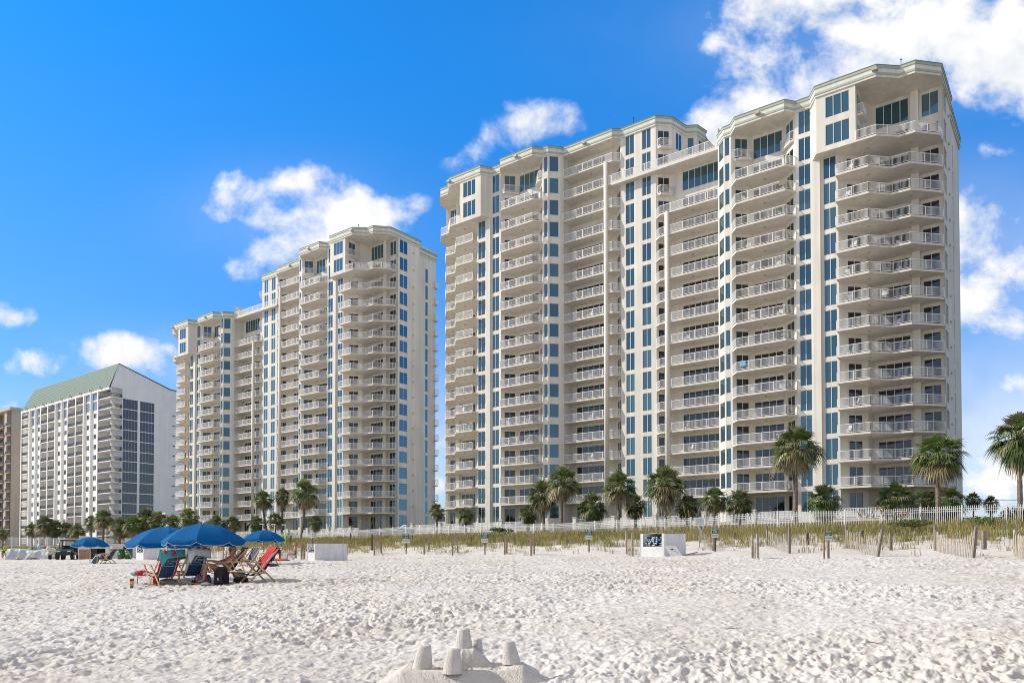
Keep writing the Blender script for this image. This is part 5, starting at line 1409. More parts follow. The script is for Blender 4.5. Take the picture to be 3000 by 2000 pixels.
# ------------------------------------------------------------------ towels over chair backs
def drape(chair, label, mats, lf, lb, w, fold=.02, seed=0, skew=0.0, drop_l=0.0):
    """a towel hung over the top bar: lf metres down the front, lb down the back (chair coordinates)"""
    rg = np.random.RandomState(seed); top = Vector((0, -.56, 1.005)); dn = Vector((0, .36, -.58)).normalized(); nx, ny = 22, 26
    m = MB(); vs = []; out = Vector((0, -.58, -.36)).normalized() * -1      # out of the front of the backrest
    for j in range(ny):
        q = j / (ny - 1)
        for i in range(nx):
            u = -1 + 2 * i / (nx - 1); s = (lf + lb) * q - lf
            sb = s + skew * u * .1 + (drop_l * max(0, -u - .55) if s > 0 else 0)
            wv = fold * math.sin(u * 9 + seed + s * 3) * min(1, abs(s) * 6)
            if s < 0: p = top + dn * (-s) + out * (.022 + wv * .6 + .01)
            else:
                # falls straight down behind, off the reclined back
                p = top + Vector((0, -.018 - .10 * min(1, s * 3), -sb)) + Vector((0, -abs(wv) - .01, 0))
            if abs(s) < .03: p += Vector((0, 0, .012))
            vs.append(Vector((u * w / 2 + .012 * math.sin(s * 14 + u * 2), 0, 0)) + p)
    m.add(vs, [], 0)
    for j in range(ny - 1):
        for i in range(nx - 1):
            s = (lf + lb) * (j + .5) / (ny - 1) - lf; mi = 0
            if len(mats) > 1 and s > lb * .82: mi = 1
            if len(mats) > 2 and lb * .1 < s < lb * .62 and 9 <= i <= 12 and (i + j) % 5 != 0: mi = 2
            if len(mats) > 2 and s < lb * .25 and s > 0 and 4 <= i <= 5: mi = 2
            m.f.append((j * nx + i, j * nx + i + 1, (j + 1) * nx + i + 1, (j + 1) * nx + i)); m.m.append(mi)
    o = m.build('towel', [M[x] for x in mats], None, chair.location, chair.rotation_euler.z, smooth=True); o.scale = chair.scale
    sol = o.modifiers.new('thick', 'SOLIDIFY'); sol.thickness = .010
    return tag(o, label, 'towel')
drape(CH1, 'teal towel with red patches hung over the back of the near left chair', ['teal', 'navy', 'red'], .35, .26, .68, .025, 1, -.4, .5)
drape(CH2, 'white towel with teal hem hung over the second near chair', ['cream', 'teal'], .5, .22, .62, .02, 2, .5, .6)
drape(CH4, 'plain red towel hung over the back of the right near chair', ['red', 'orange'], .68, .16, .56, .02, 3)
def clip(chair, x, m_, label):
    b = MB(); b.bar((0, 0, -.05), (.012, 0, .085), .03, .018); b.bar((.025, -.02, -.05), (-.01, -.02, .085), .022, .014); b.blob((0, -.01, .08), (.02, .016, .028), 8, 5)
    p = Matrix.Translation(chair.location) @ Matrix.Rotation(chair.rotation_euler.z, 4, 'Z') @ Vector((x, -.575, 1.045))
    o = b.build('towel_clip', M[m_], None, p, chair.rotation_euler.z); tag(o, label, 'clip')
clip(CH1, -.17, 'lblue', 'pale blue clip holding the teal towel at its left')
clip(CH1, .05, 'lblue', 'pale blue and white clip at the middle of the teal towel')
clip(CH2, .02, 'pink', 'pink clip at the middle of the white towel')
clip(CH2, .2, 'pink', 'pink clip at the right of the white towel, before the umbrella pole')
# towel on the footrest, red towel hanging under, bags and bottles
def lump(name, px, Y, r, label, cat, m_, seed=1, jit=.12, dz=0.0, dx=0.0):
    rg_ = random.Random(seed); b = MB(); X, Y, z = at(px, Y)
    for i in range(5): b.blob((rg_.uniform(-.45, .45) * r[0], rg_.uniform(-.4, .4) * r[1], r[2] * rg_.uniform(.35, .6)), (r[0] * rg_.uniform(.55, .8), r[1] * rg_.uniform(.55, .8), r[2] * rg_.uniform(.45, .6)), 12, 8, jit * .5, rng=rg_)
    return tag(b.build(name, M[m_], None, (X + dx, Y, z + dz), smooth=True), label, cat)
o = lump('towel', 405, 22.0, (.22, .14, .13), 'crumpled red and blue striped towel lying on the footrest of the near left chair', 'towel', 'red', 3, .3, .31, .1)
lump('towel', 401, 22.05, (.16, .13, .1), 'crumpled pale teal towel at the end of the footrest', 'towel', 'lteal', 5, .3, .30, .0)
def cup():
    X, Y, z = at(387, 20.8); t = thing('tumbler', 'tall tumbler fading from red through yellow to green on the sand at left', 'cup', (X, Y, z))
    b = MB()
    for i, mm in enumerate(range(4)): b.tube([(0, 0, .02 + .065 * i), (0, 0, .02 + .065 * (i + 1))], [.042 + .004 * i, .046 + .004 * i], 14, mm, cap=False)
    b.build('body', [M['green'], M['khaki'], M['yellow'], M['red']], t)
    b = MB(); b.lathe([(.063, 0), (.065, .012), (.03, .03)], 14, (0, 0, .281)); b.build('lid', M['cream'], t)
cup()
def duffel(px, Y, ln, r, rz, label, m_, band='pink'):
    X, Y, z = at(px, Y); t = thing('duffel_bag', label, 'bag', (X, Y, z + r * .82), rz)
    b = MB(); n = 12; pts = [(-ln / 2 + ln * i / n, 0, .012 * math.sin(i * 2.1)) for i in range(n + 1)]; b.tube(pts, [r * (1 - .55 * abs(2 * i / n - 1) ** 5) * (1 + .03 * math.sin(i * 3)) for i in range(n + 1)], 16)
    b.build('body', M[m_], t, smooth=True)
    b = MB(); b.tube([(-ln * .15, -r * .8, .1), (-ln * .12, -r * .6, r * 1.1), (0, -r * .3, r * 1.25), (ln * .12, -r * .6, r * 1.1), (ln * .15, -r * .8, .1)], .014, 6); b.build('handle', M[band], t)
    for x in (-ln * .3, ln * .3): 
        b = MB(); b.tube([(x - .015, 0, 0), (x + .015, 0, 0)], [r * 1.02, r * 1.02], 18); b.build('band', M[band], t)
duffel(595, 21.7, .44, .15, .15, 'patterned grey duffel bag with pink bands between the chair and the pole', 'purple')
lump('net_bag', 489, 21.9, (.24, .15, .17), 'dull grey mesh bag on the sand under the near left chair', 'bag', 'khaki', 8, .35)
lump('beach_bag', 460, 21.9, (.09, .09, .30), 'red and navy bag hanging below the near left chair', 'bag', 'red', 4, .2)
lump('cooler_bag', 510, 22.2, (.14, .12, .12), 'black bag on the sand between the two near left chairs', 'bag', 'black', 9, .2)
def bottle():
    X, Y, z = at(556, 21.55); t = thing('water_bottle', 'steel water bottle with black lid lying under the second chair', 'bottle', (X, Y, z + .07), .1)
    b = MB(); b.tube([(-.14, 0, 0), (-.12, 0, 0), (.08, 0, 0)], [.05, .062, .062], 14); b.build('body', M['steel'], t, smooth=True)
    b = MB(); b.tube([(.082, 0, 0), (.17, 0, 0), (.18, 0, 0)], [.066, .062, .03], 14); b.build('lid', M['blackp'], t, smooth=True)
bottle()
def backpack(px, Y, label):
    X, Y, z = at(px, Y); t = thing('backpack', label, 'bag', (X, Y, z), R(-12))
    b = MB(); b.prism([(-.16, -.12), (.16, -.12), (.19, 0), (.15, .13), (-.15, .13), (-.19, 0)], 0, .40); b.blob((0, 0, .40), (.18, .13, .10), 14, 8); b.build('body', M['black'], t, smooth=False)
    b = MB(); b.box(-.12, .12, -.17, -.121, .05, .24); b.build('pocket', M['black'], t)
    b = MB()
    for x in (-.09, .09): b.tube([(x, -.1, .44), (x * 1.2, -.19, .3), (x * 1.3, -.17, .06)], .016, 6)
    b.build('strap', M['blackp'], t)
    b = MB(); b.box(-.02, .02, -.178, -.171, .12, .19); b.build('zip_tag', M['steel'], t)
backpack(650, 21.1, 'black backpack standing on the sand before the knees of the man in the cap')
lump('beach_bag', 704, 21.9, (.22, .16, .28), 'khaki beach bag under the armrests between the two right chairs', 'bag', 'khaki', 12, .25, .08)
lump('cooler_bag', 706, 21.6, (.2, .15, .17), 'black cooler bag in the shade under the right near chair', 'bag', 'black', 14, .15)
lump('plastic_bag', 600, 21.0, (.15, .1, .08), 'pale plastic bag on the sand before the umbrella pole', 'bag', 'cream', 15, .3)
lump('towel_pile', 815, 50, (.5, .3, .2), 'heap of red and dark towels on the sand left of the seated woman', 'towels', 'orange', 16, .3)
lump('towel_pile', 826, 50.4, (.55, .3, .16), 'dark grey cloth beside the red heap of towels', 'towels', 'purple', 17, .3)
lump('pillow', 793, 36.8, (.34, .16, .14), 'navy roll pillow on the sand under the middle umbrella', 'pillow', 'navy', 18, .1)
lump('pail', 735, 36, (.14, .1, .14), 'pale yellow bag under the empty blue sling chair', 'bag', 'cream', 19, .2)
# rag on the fence line: pale blue umbrella folded beyond the fence, green kayak
t = thing('pool_umbrella', 'pale blue tilted pool umbrella showing above the fence', 'umbrella', ((1172 - 1500) / 2200 * 98, 98, 3.6))
m = MB(); m.add([(-1.1, 0, .55), (-.1, -.5, 1.0), (1.0, 0, .75), (.4, .6, 1.5), (.9, .1, 1.5), (-.1, .6, .9)], [(0, 1, 3), (1, 2, 4, 3), (0, 3, 5), (2, 5, 3, 4)]); m.build('canopy', M['lblue'], t)
m = MB(); m.bar((.1, .1, -.6), (.3, .2, 1.3), .05); m.build('pole', M['white'], t)
t = thing('paddle_rack', 'lime green kayak stood on end behind the fence by the white posts', 'kayak', ((828 - 1500) / 2200 * 99, 99, 2.9), .2)
for i in range(2):
    m = MB(); m.tube([(i * .5, 0, 0), (i * .5, 0, .4), (i * .5, 0, 1.6), (i * .5, 0, 2.2)], [.05, .22, .22, .03], 10); m.v = [(x, y, z * .46) for x, y, z in m.v]; m.build('hull', M['lime'], t, smooth=True)

# ------------------------------------------------------------------ sand castle
def castle():
    Y0 = 6.75; sdm = M['sand']
    cx = (1330 - 1500) / 2200 * Y0; base = float(zbase(np.array([cx]), np.array([Y0]))[0])
    t = thing('sand_castle', 'sand castle of five bucket turrets on a smoothed mound in the foreground', 'sand castle', (cx, Y0, 0))
    ztop = EYE + (HOR - 1958) / 2200 * 6.62
    nx, ny = 190, 120; xs = np.linspace(-.95, 1.35, nx); ys = np.linspace(-.95, .85, ny); GX, GY = np.meshgrid(xs, ys)
    # plateau outline: x -0.43..0.66, y -0.18..0.38 ; slopes on all sides
    dxx = np.maximum(np.maximum(-.44 - GX, GX - .62), 0); dyy = np.maximum(np.maximum(-.20 - GY, GY - .36), 0); dd = np.hypot(dxx, dyy)
    H = ztop - np.clip(dxx * .55 + dyy * .95, 0, .6)
    H += .05 * np.exp(-((GX - .58) / .12) ** 2 - ((GY + .02) / .16) ** 2) - .02 * np.clip((-.1 - GX), 0, 1)
    H += .010 * perlin(GX * 6, GY * 6, 31) + .006 * perlin(GX * 22, GY * 22, 32) + .012 * perlin(GX * 34 + GY * 22, GY * 9, 33) * (dd > 0) + .008 * (np.abs(perlin(GX * 55, GY * 55, 34)) - .2) * (dd > 0)
    m = MB(); m.add([(float(a), float(b), float(c)) for a, b, c in zip(GX.ravel(), GY.ravel(), H.ravel())], [(j * nx + i, j * nx + i + 1, (j + 1) * nx + i + 1, (j + 1) * nx + i) for j in range(ny - 1) for i in range(nx - 1)])
    m.build('mound', M['damp'], t, smooth=True)
    rg = random.Random(8)
    def turret(pxa, pxb, pyt, pyb, ta, tb, Y):
        k = Y / 2200; x = ((pxa + pxb) / 2 - 1500) * k - cx; zb = EYE + (HOR - pyb) * k - .012; zt = EYE + (HOR - pyt) * k; r0 = (pxb - pxa) * k / 2; r1 = (tb - ta) * k / 2; tx = ((ta + tb) / 2 - (pxa + pxb) / 2) * k
        b = MB(); n = 26; vs = []; prof = [(r0 * 1.02, 0, 0), (r0 * .985, .05, .03), (r0 * .72 + r1 * .28, .3, .3), (r0 * .4 + r1 * .6, .62, .6), (r1 * 1.03, .965, .96), (r1 * .95, .995, 1), (r1 * .5, 1.0, 1), (.001, 1.0, 1)]
        for (r, h, f) in prof:
            for j in range(n):
                a = 2 * math.pi * j / n; w = 1 + .02 * math.sin(a * 3 + f * 4 + pxa) + rg.uniform(-.008, .008); vs.append((x + tx * f + r * w * math.cos(a), Y - Y0 + r * w * math.sin(a), zb + (zt - zb) * h + rg.uniform(-.0015, .0015)))
        b.add(vs, [(i * n + j, i * n + (j + 1) % n, (i + 1) * n + (j + 1) % n, (i + 1) * n + j) for i in range(len(prof) - 1) for j in range(n)])
        b.build('turret', M['damp'], t, smooth=True)
    turret(1207, 1267, 1888, 1955, 1228, 1264, 6.68)
    turret(1297, 1356, 1898, 1965, 1312, 1348, 6.55)
    turret(1334, 1387, 1840, 1903, 1341, 1376, 6.88)
    turret(1380, 1417, 1869, 1908, 1384, 1410, 6.98)
    turret(1471, 1526, 1876, 1938, 1474, 1507, 6.72)
    b = MB(); k = 6.85 / 2200; n = 16; rgn = np.random.RandomState(2)
    xs = np.linspace((1342 - 1500) * k - cx, (1450 - 1500) * k - cx, 40); ys = np.linspace(-.08, .22, 24); A, B = np.meshgrid(xs, ys)
    u = (A - xs[0]) / (xs[-1] - xs[0]); hb = .175 * np.clip(np.minimum(u / .12, (1 - u) / .55), 0, 1) * np.clip(np.minimum((B + .08) / .05, (.22 - B) / .06), 0, 1) ** .7
    hb += (.018 * perlin(A * 24, B * 24, 41) + .012 * perlin(A * 60, B * 60, 42)) * (hb > .01)
    b.add([(float(p), float(q) + .02, ztop - .02 + float(r)) for p, q, r in zip(A.ravel(), B.ravel(), hb.ravel())], [(j * 40 + i, j * 40 + i + 1, (j + 1) * 40 + i + 1, (j + 1) * 40 + i) for j in range(23) for i in range(39)])
    b.build('crumbled_block', M['damp'], t, smooth=True)
    cl = MB()
    for i in range(90):
        q = rg.random(); x = rg.uniform(-.42, .62); y = rg.uniform(-.17, .33)
        if q < .6: x = (1400 - 1500) * k - cx + rg.gauss(0, .16); y = -.08 + rg.gauss(0, .05)
        r = rg.uniform(.004, .014); cl.blob((x, y, ztop + r * .3), (r, r * .9, r * .8), 7, 4, .25, 0, rg)
    stuff(cl.build('sand_crumbs', M['damp'], t))
M['damp'] = mat('damp_sand', (.61, .57, .52), .95, .10, 9, .9, 70, spec=.15)
castle()

def debris():
    rg = random.Random(77); mb = MB()
    for i in range(170):
        Y = rg.uniform(7, 34); X = rg.uniform(-.68, .68) * Y; z = gz(X, Y) + .02; r = rg.uniform(.008, .028)
        if dist(X, Y) < 20: continue
        a = rg.uniform(0, 3.1); p = Vector((X, Y, z)); d = Vector((math.cos(a), math.sin(a), rg.uniform(-.1, .2)))
        if rg.random() < .5: mb.bar(p - d * r * 2.5, p + d * r * 2.5, r * .6, r * .35, rg.choice([0, 1]))
        else: mb.blob((X, Y, z), (r, r * .8, r * .5), 6, 4, .2, rg.choice([0, 1, 2]), rg)
    stuff(mb.build('beach_debris', [M['post'], M['khaki'], M['cream']]))
debris()
# ------------------------------------------------------------------ people
def skin_mesh(name, pts, edges, root, mat_, sub=1):
    """one continuous surface grown round a skeleton: pts name -> (x, y, z, radius)"""
    nm = list(pts); ix = {k: i for i, k in enumerate(nm)}
    me = bpy.data.meshes.new(name); me.from_pydata([pts[k][:3] for k in nm], [(ix[a], ix[b]) for a, b in edges], [])
    o = bpy.data.objects.new(name, me); COL.objects.link(o)
    md = o.modifiers.new('skin', 'SKIN'); md.use_smooth_shade = True
    for i, k in enumerate(nm):
        r = pts[k][3]; sv = me.skin_vertices[0].data[i]; sv.radius = (r, r) if not hasattr(r, '__len__') else r; sv.use_root = (k == root)
    if sub:
        sd = o.modifiers.new('sub', 'SUBSURF'); sd.levels = sub; sd.render_levels = sub
    bpy.context.view_layer.update()
    me2 = bpy.data.meshes.new_from_object(o.evaluated_get(bpy.context.evaluated_depsgraph_get()))
    bpy.data.objects.remove(o); me2.name = name; me2.materials.clear(); me2.materials.append(mat_)
    me2.polygons.foreach_set('use_smooth', [True] * len(me2.polygons))
    return me2
def lerp(a, b, t): return tuple(a[i] + (b[i] - a[i]) * t for i in range(3))
def person(label, loc, rz, J, skin='skin', hair=None, hairlen=0, clothes=(), hat=None, glasses=False, female=False, scale=1.0, head_turn=0.0, bulk=1.0):
    """J: joints pelvis chest neck head sh_l el_l wr_l ... in body coordinates, facing +y"""
    t = thing('person', label, 'person', loc, rz); t.scale = (scale,) * 3
    P = {}; E = []
    def v(k, p, r): P[k] = (*p, r * bulk if not hasattr(r, '__len__') else r)
    def e(*c):
        for a, b in zip(c[:-1], c[1:]): E.append((a, b))
    v('pelvis', J['pelvis'], .125 if not female else .125); v('waist', lerp(J['pelvis'], J['chest'], .45), .105 if female else .125); v('chest', J['chest'], .13 if female else .15)
    v('upper', lerp(J['chest'], J['neck'], .6), .105 if female else .12); v('neck', J['neck'], .055)
    n, h = Vector(J['neck']), Vector(J['head']); d = (h - n).normalized(); f = Vector((math.sin(head_turn), math.cos(head_turn), 0))
    v('jaw', n + d * .075 + f * .028, .062); v('face', n + d * .135 + f * .022, .076); v('skull', n + d * .185 + f * .004, .082); v('crown', n + d * .235, .058)
    v('nose', n + d * .13 + f * .112, .013)
    e('pelvis', 'waist', 'chest', 'upper', 'neck', 'jaw', 'face', 'skull', 'crown'); e('face', 'nose')
    for s in ('l', 'r'):
        sg = -1 if s == 'l' else 1
        v('sh' + s, J['sh_' + s], .062); v('ua' + s, lerp(J['sh_' + s], J['el_' + s], .5), .050); v('el' + s, J['el_' + s], .041); v('fa' + s, lerp(J['el_' + s], J['wr_' + s], .35), .043); v('wr' + s, J['wr_' + s], .028)
        w = Vector(J['wr_' + s]); dr = (w - Vector(J['el_' + s])).normalized(); sd = dr.cross(Vector((0, 0, 1))); sd = sd.normalized() if sd.length > .1 else Vector((1, 0, 0)); dn = sd.cross(dr)
        if dn.z > 0: dn = -dn
        v('pm' + s, w + dr * .07, (.040, .020)); e('upper', 'sh' + s, 'ua' + s, 'el' + s, 'fa' + s, 'wr' + s, 'pm' + s)
        for i, (off, ln) in enumerate(((-.030, .075), (-.010, .090), (.010, .085), (.028, .065))):
            a = w + dr * .10 + sd * off; b = a + dr * ln * .55 + dn * .012; c_ = b + dr * ln * .35 + dn * .035
            v('f%d%sa' % (i, s), a, .0095); v('f%d%sb' % (i, s), b, .0085); v('f%d%sc' % (i, s), c_, .007); e('pm' + s, 'f%d%sa' % (i, s), 'f%d%sb' % (i, s), 'f%d%sc' % (i, s))
        a = w + dr * .05 - sd * sg * .045; b = a + dr * .045 - sd * sg * .012 + dn * .02; v('th' + s, a, .011); v('tt' + s, b, .009); e('pm' + s, 'th' + s, 'tt' + s)
        v('hp' + s, J['hip_' + s], .095); v('tg' + s, lerp(J['hip_' + s], J['kn_' + s], .5), .078); v('kn' + s, J['kn_' + s], .056); v('cf' + s, lerp(J['kn_' + s], J['an_' + s], .35), .055); v('an' + s, J['an_' + s], .036)
        an, to = Vector(J['an_' + s]), Vector(J['toe_' + s]); v('ft' + s, an + (to - an) * .55, .034); v('to' + s, to, .022)
        e('pelvis', 'hp' + s, 'tg' + s, 'kn' + s, 'cf' + s, 'an' + s, 'ft' + s, 'to' + s)
    obj('body', skin_mesh('body', P, E, 'pelvis', M[skin]), t)
    q = lambda k: Vector(P[k][:3])
    if hair:
        m = MB(); c = q('skull') - f * .012 + d * .012; m.blob(c, (.098, .105, .10), 14, 8, .02)
        # keep the face free
        m.v = [tuple(Vector(p) - f * max(0, (Vector(p) - c).dot(f) - .035) * .8) for p in m.v]
        if hairlen: m.tube([c - f * .05, c - f * .09 - d * hairlen * .5, c - f * .08 - d * hairlen], [.08, .075, .03], 10)
        m.build('hair', M[hair], t, smooth=True)
    for nm, mm, ks, grow in clothes:
        PP = {}; EE = []
        for (a, b, ra, rb) in ks:
            for kk, rr in ((a, ra), (b, rb)):
                if kk not in PP: PP[kk] = (*q(kk), rr)
            EE.append((a, b))
        obj(nm, skin_mesh(nm, PP, EE, ks[0][0], M[mm]), t)
    sdv = f.cross(Vector((0, 0, 1)))
    if glasses:
        m = MB(); c = q('face') + d * .035 + f * .086
        for s in (-1, 1): m.bar(c + sdv * (.010 * s), c + sdv * (.062 * s) - f * .014, .036, .012); m.bar(c + sdv * (.062 * s) - f * .014, c + sdv * (.078 * s) - f * .10, .012, .008)
        m.build('sunglasses', M['blackp'], t)
    if hat:
        kind, hm = hat; m = MB(); c = q('skull') + d * .012
        T = Matrix.Translation(c) @ d.to_track_quat('Z', 'Y').to_matrix().to_4x4(); m.T = T
        m.lathe([(.104, 0), (.106, .03), (.098, .07), (.07, .105), (.02, .12)], 18)
        m.T = None
        if kind == 'cap':
            b = [c + sdv * x + f * y + d * z for (x, y, z) in ((-.085, .06, .012), (-.07, .13, .008), (-.03, .175, .0), (.03, .175, .0), (.07, .13, .008), (.085, .06, .012))]
            m.add(b + [p - d * .008 for p in b], [tuple(range(6)), tuple(range(11, 5, -1))] + [(i, i + 1, i + 7, i + 6) for i in range(5)])
        else:
            m.T = T; m.lathe([(.10, .006), (.17, -.018), (.205, -.045), (.203, -.052), (.168, -.026), (.10, -.004)], 22)
        m.build('cap' if kind == 'cap' else 'sun_hat', M[hm], t, smooth=True)
    # mouth and eyes
    m = MB(); c = q('jaw') + d * .035 + f * .062; m.bar(c - sdv * .022, c + sdv * .022, .010, .006); m.build('mouth', M['red' if female else 'skin'], t)
    if not glasses:
        m = MB(); c = q('face') + d * .03 + f * .070
        for s in (-1, 1): m.blob(c + sdv * .030 * s, (.011, .008, .008), 8, 4)
        m.build('eyes', M['dark'], t)
    t['joints'] = 0; del t['joints']
    return t, {k: Vector(x[:3]) for k, x in P.items()}
def sit(lean=.30, kneez=.52, kneey=.46, ft=.58, legs=(0, 0)):
    J = dict(pelvis=(0, .0, .33), chest=(0, -.17, .58), neck=(0, -.30, .78), head=(0, -.35, .98))
    for s, g in (('l', -1), ('r', 1)):
        J['sh_' + s] = (g * .185, -.25, .70); J['el_' + s] = (g * .30, -.04, .65); J['wr_' + s] = (g * .30, .22, .66)
        J['hip_' + s] = (g * .09, .08, .33); J['kn_' + s] = (g * (.12 + legs[0]), kneey + (legs[1] if s == 'l' else 0), kneez); J['an_' + s] = (g * .12, ft + (legs[1] if s == 'l' else 0), .09); J['toe_' + s] = (g * .14, ft + .19, .035)
    return J
def stand(stride=.0, lean=.0, arms=None):
    J = dict(pelvis=(0, 0, .93), chest=(0, lean * .5, 1.25), neck=(0, lean * .85, 1.47), head=(0, lean * 1.0, 1.68))
    for s, g in (('l', -1), ('r', 1)):
        k = stride * g
        J['sh_' + s] = (g * .18, lean * .75, 1.39); J['el_' + s] = (g * .25, lean * .75 - .04 - k * .5, 1.10); J['wr_' + s] = (g * .24, lean * .75 + .10 - k * .8, .86)
        J['hip_' + s] = (g * .095, 0, .90); J['kn_' + s] = (g * .11, .05 + k * .6, .49); J['an_' + s] = (g * .11, -.02 + k, .085 + (.05 if k < 0 else 0)); J['toe_' + s] = (g * .13, .17 + k, .03)
    if arms: J.update(arms)
    return J
SH = lambda a, b: [('pelvis', 'waist', .138, .128), ('pelvis', 'hpl', .138, .108), ('pelvis', 'hpr', .138, .108), ('hpl', 'tgl', .108, a), ('hpr', 'tgr', .108, b)]
# the man in the cap
ch = CH3
J = sit(kneez=.55, kneey=.48, ft=.56, legs=(.03, .03)); J['wr_r'] = (.16, .40, .64); J['el_r'] = (.29, .14, .60); J['wr_l'] = (-.20, .30, .54); J['el_l'] = (-.32, .0, .58); J.update(chest=(0, -.12, .57), neck=(0, -.20, .77), head=(0, -.21, .97), sh_l=(-.21, -.16, .70), sh_r=(.21, -.16, .70))
man, mp = person('man in a grey cap and sunglasses, bare chested, sitting in a wooden sling chair', ch.location, ch.rotation_euler.z, J, 'skin', 'hairg', 0,
                 [('shorts', 'black', SH(.098, .098), 0)], ('cap', 'khaki'), True, head_turn=-.75, bulk=1.15)
T_ = Matrix.Translation(man.location) @ Matrix.Rotation(man.rotation_euler.z, 4, 'Z')
p = mp['pmr'] + Vector((0, .04, .05)); m = MB(); m.box(-.036, .036, -.006, .006, -.02, .13)
o = m.build('phone', M['blackp'], None, T_ @ p, man.rotation_euler.z); o.rotation_euler = (-.25, 0, man.rotation_euler.z); tag(o, 'black phone held up over the knee by the man in the cap', 'phone')
# woman in a visor on a folding lawn chair
def lawn_chair(loc, rz, label):
    t = thing('lawn_chair', label, 'lawn chair', loc, rz)
    m = MB()
    for s in (-1, 1):
        x = s * .27; m.tube([(x, -.42, .92), (x, -.16, .36), (x, .36, .38)], .013, 6); m.tube([(x, .34, .38), (x, -.10, .0)], .013, 6); m.tube([(x, -.12, .38), (x, .22, .0)], .013, 6); m.tube([(x, -.27, .60), (x, .22, .60), (x, .24, .38)], .013, 6)
    for (y, z) in ((-.42, .92), (.36, .38), (-.1, .01), (.22, .01)): m.tube([(-.27, y, z), (.27, y, z)], .012, 6)
    m.build('frame', M['steel'], t)
    m = MB()
    for k in range(6): z = .45 + k * .085; y = -.19 - (z - .4) * .45; m.box(-.26, .26, y - .004, y + .004, z - .03, z + .03)
    for k in range(6): y = -.10 + k * .085; m.box(-.26, .26, y - .03, y + .03, .378, .386)
    m.build('webbing', M['cream'], t)
    for s in (-1, 1):
        m = MB(); m.box(s * .27 - .025, s * .27 + .025, -.25, .20, .612, .632); m.build('armrest', M['white'], t)
    return t
L_ = at(862, 54); lc = lawn_chair(L_, R(188 - 90), 'folding lawn chair with white webbing in which the woman in the sun hat sits')
J = sit(.12, kneez=.50, kneey=.44, ft=.52); J['pelvis'] = (0, -.04, .46); J['chest'] = (0, -.10, .76); J['neck'] = (0, -.08, .99); J['head'] = (0, -.04, 1.19)
for s, g in (('l', -1), ('r', 1)): J['hip_' + s] = (g * .09, .02, .45); J['sh_' + s] = (g * .165, -.10, .90); J['el_' + s] = (g * .25, .0, .66)
J['wr_r'] = (.10, .20, .84); J['wr_l'] = (-.2, .24, .64)
person('woman in a black swimsuit and straw sun hat sitting on the lawn chair', L_, R(188 - 90), J, 'skin2', 'hair', .1,
       [('swimsuit', 'black', [('pelvis', 'waist', .134, .114), ('waist', 'chest', .114, .138), ('pelvis', 'hpl', .134, .104), ('pelvis', 'hpr', .134, .104)], 0)], ('brim', 'khaki'), True, True)
# person in white behind the near umbrella
L_ = at(668, 46); J = stand(.10, -.04)
person('person in a long loose white shirt standing behind the man in the cap', L_, R(-20), J, 'skin2', 'hair', .12,
       [('shirt', 'cream', [('pelvis', 'waist', .18, .165), ('waist', 'chest', .165, .168), ('chest', 'upper', .168, .13), ('upper', 'shl', .13, .085), ('upper', 'shr', .13, .085), ('shl', 'ual', .085, .075), ('shr', 'uar', .085, .075), ('pelvis', 'tgl', .18, .125), ('pelvis', 'tgr', .18, .125)], 0)], None, False, True)
# sitter under the middle umbrella
J = sit(.22)
person('person in a pale blue shirt sitting in the sling chair under the middle umbrella', CH7.location, CH7.rotation_euler.z, J, 'skin2', 'hairg', 0,
       [('shirt', 'lblue', [('waist', 'pelvis', .135, .14), ('waist', 'chest', .135, .162), ('chest', 'upper', .162, .13), ('upper', 'shl', .13, .082), ('upper', 'shr', .13, .082), ('shl', 'ual', .082, .07), ('shr', 'uar', .082, .07)], 0), ('shorts', 'navy', SH(.1, .1), 0)], None)
# recliner at the far left
J = sit(.34)
person('person in a white cap and pale shirt reclining in the far left sling chair', CH8.location, CH8.rotation_euler.z, J, 'skin2', 'hairg', 0,
       [('shirt', 'cream', [('waist', 'pelvis', .135, .14), ('waist', 'chest', .135, .162), ('chest', 'upper', .162, .13), ('upper', 'shl', .13, .082), ('upper', 'shr', .13, .082), ('shl', 'ual', .082, .07), ('shr', 'uar', .082, .07)], 0), ('shorts', 'navy', SH(.1, .1), 0)], ('cap', 'white'))
m = MB(); n = 14
vs = []
for i in range(n):
    q = i / (n - 1); y = .25 + .65 * q; z = .62 - .10 * abs(q - .3) - .62 * max(0, q - .45) ** 1.1 * 1.6
    for j in range(9): u = -1 + j / 4; vs.append((u * (.30 + .06 * q), y + .02 * math.sin(j * 2), max(.02, z + .035 - .16 * abs(u) ** 2.2)))
m.add(vs, [(i * 9 + j, i * 9 + j + 1, (i + 1) * 9 + j + 1, (i + 1) * 9 + j) for i in range(n - 1) for j in range(8)])
o = m.build('towel', M['lblue'], None, CH8.location, CH8.rotation_euler.z, smooth=True); tag(o, 'pale blue towel over the legs of the person reclining at far left', 'towel')
# walker with the lime top, at the left edge
L_ = at(12, 82); J = stand(.24, .12, dict(wr_l=(-.2, .55, 1.15), el_l=(-.24, .3, 1.12), wr_r=(.2, .5, 1.12), el_r=(.24, .28, 1.12)))
person('person in a lime green top, black shorts and cap walking at the left edge', L_, R(-80), J, 'skin', 'hair', .1,
       [('top', 'lime', [('waist', 'pelvis', .15, .165), ('waist', 'chest', .15, .16), ('chest', 'upper', .16, .125), ('upper', 'shl', .125, .08), ('upper', 'shr', .125, .08)], 0), ('shorts', 'black', SH(.1, .1), 0)], ('cap', 'khaki'), False, True)
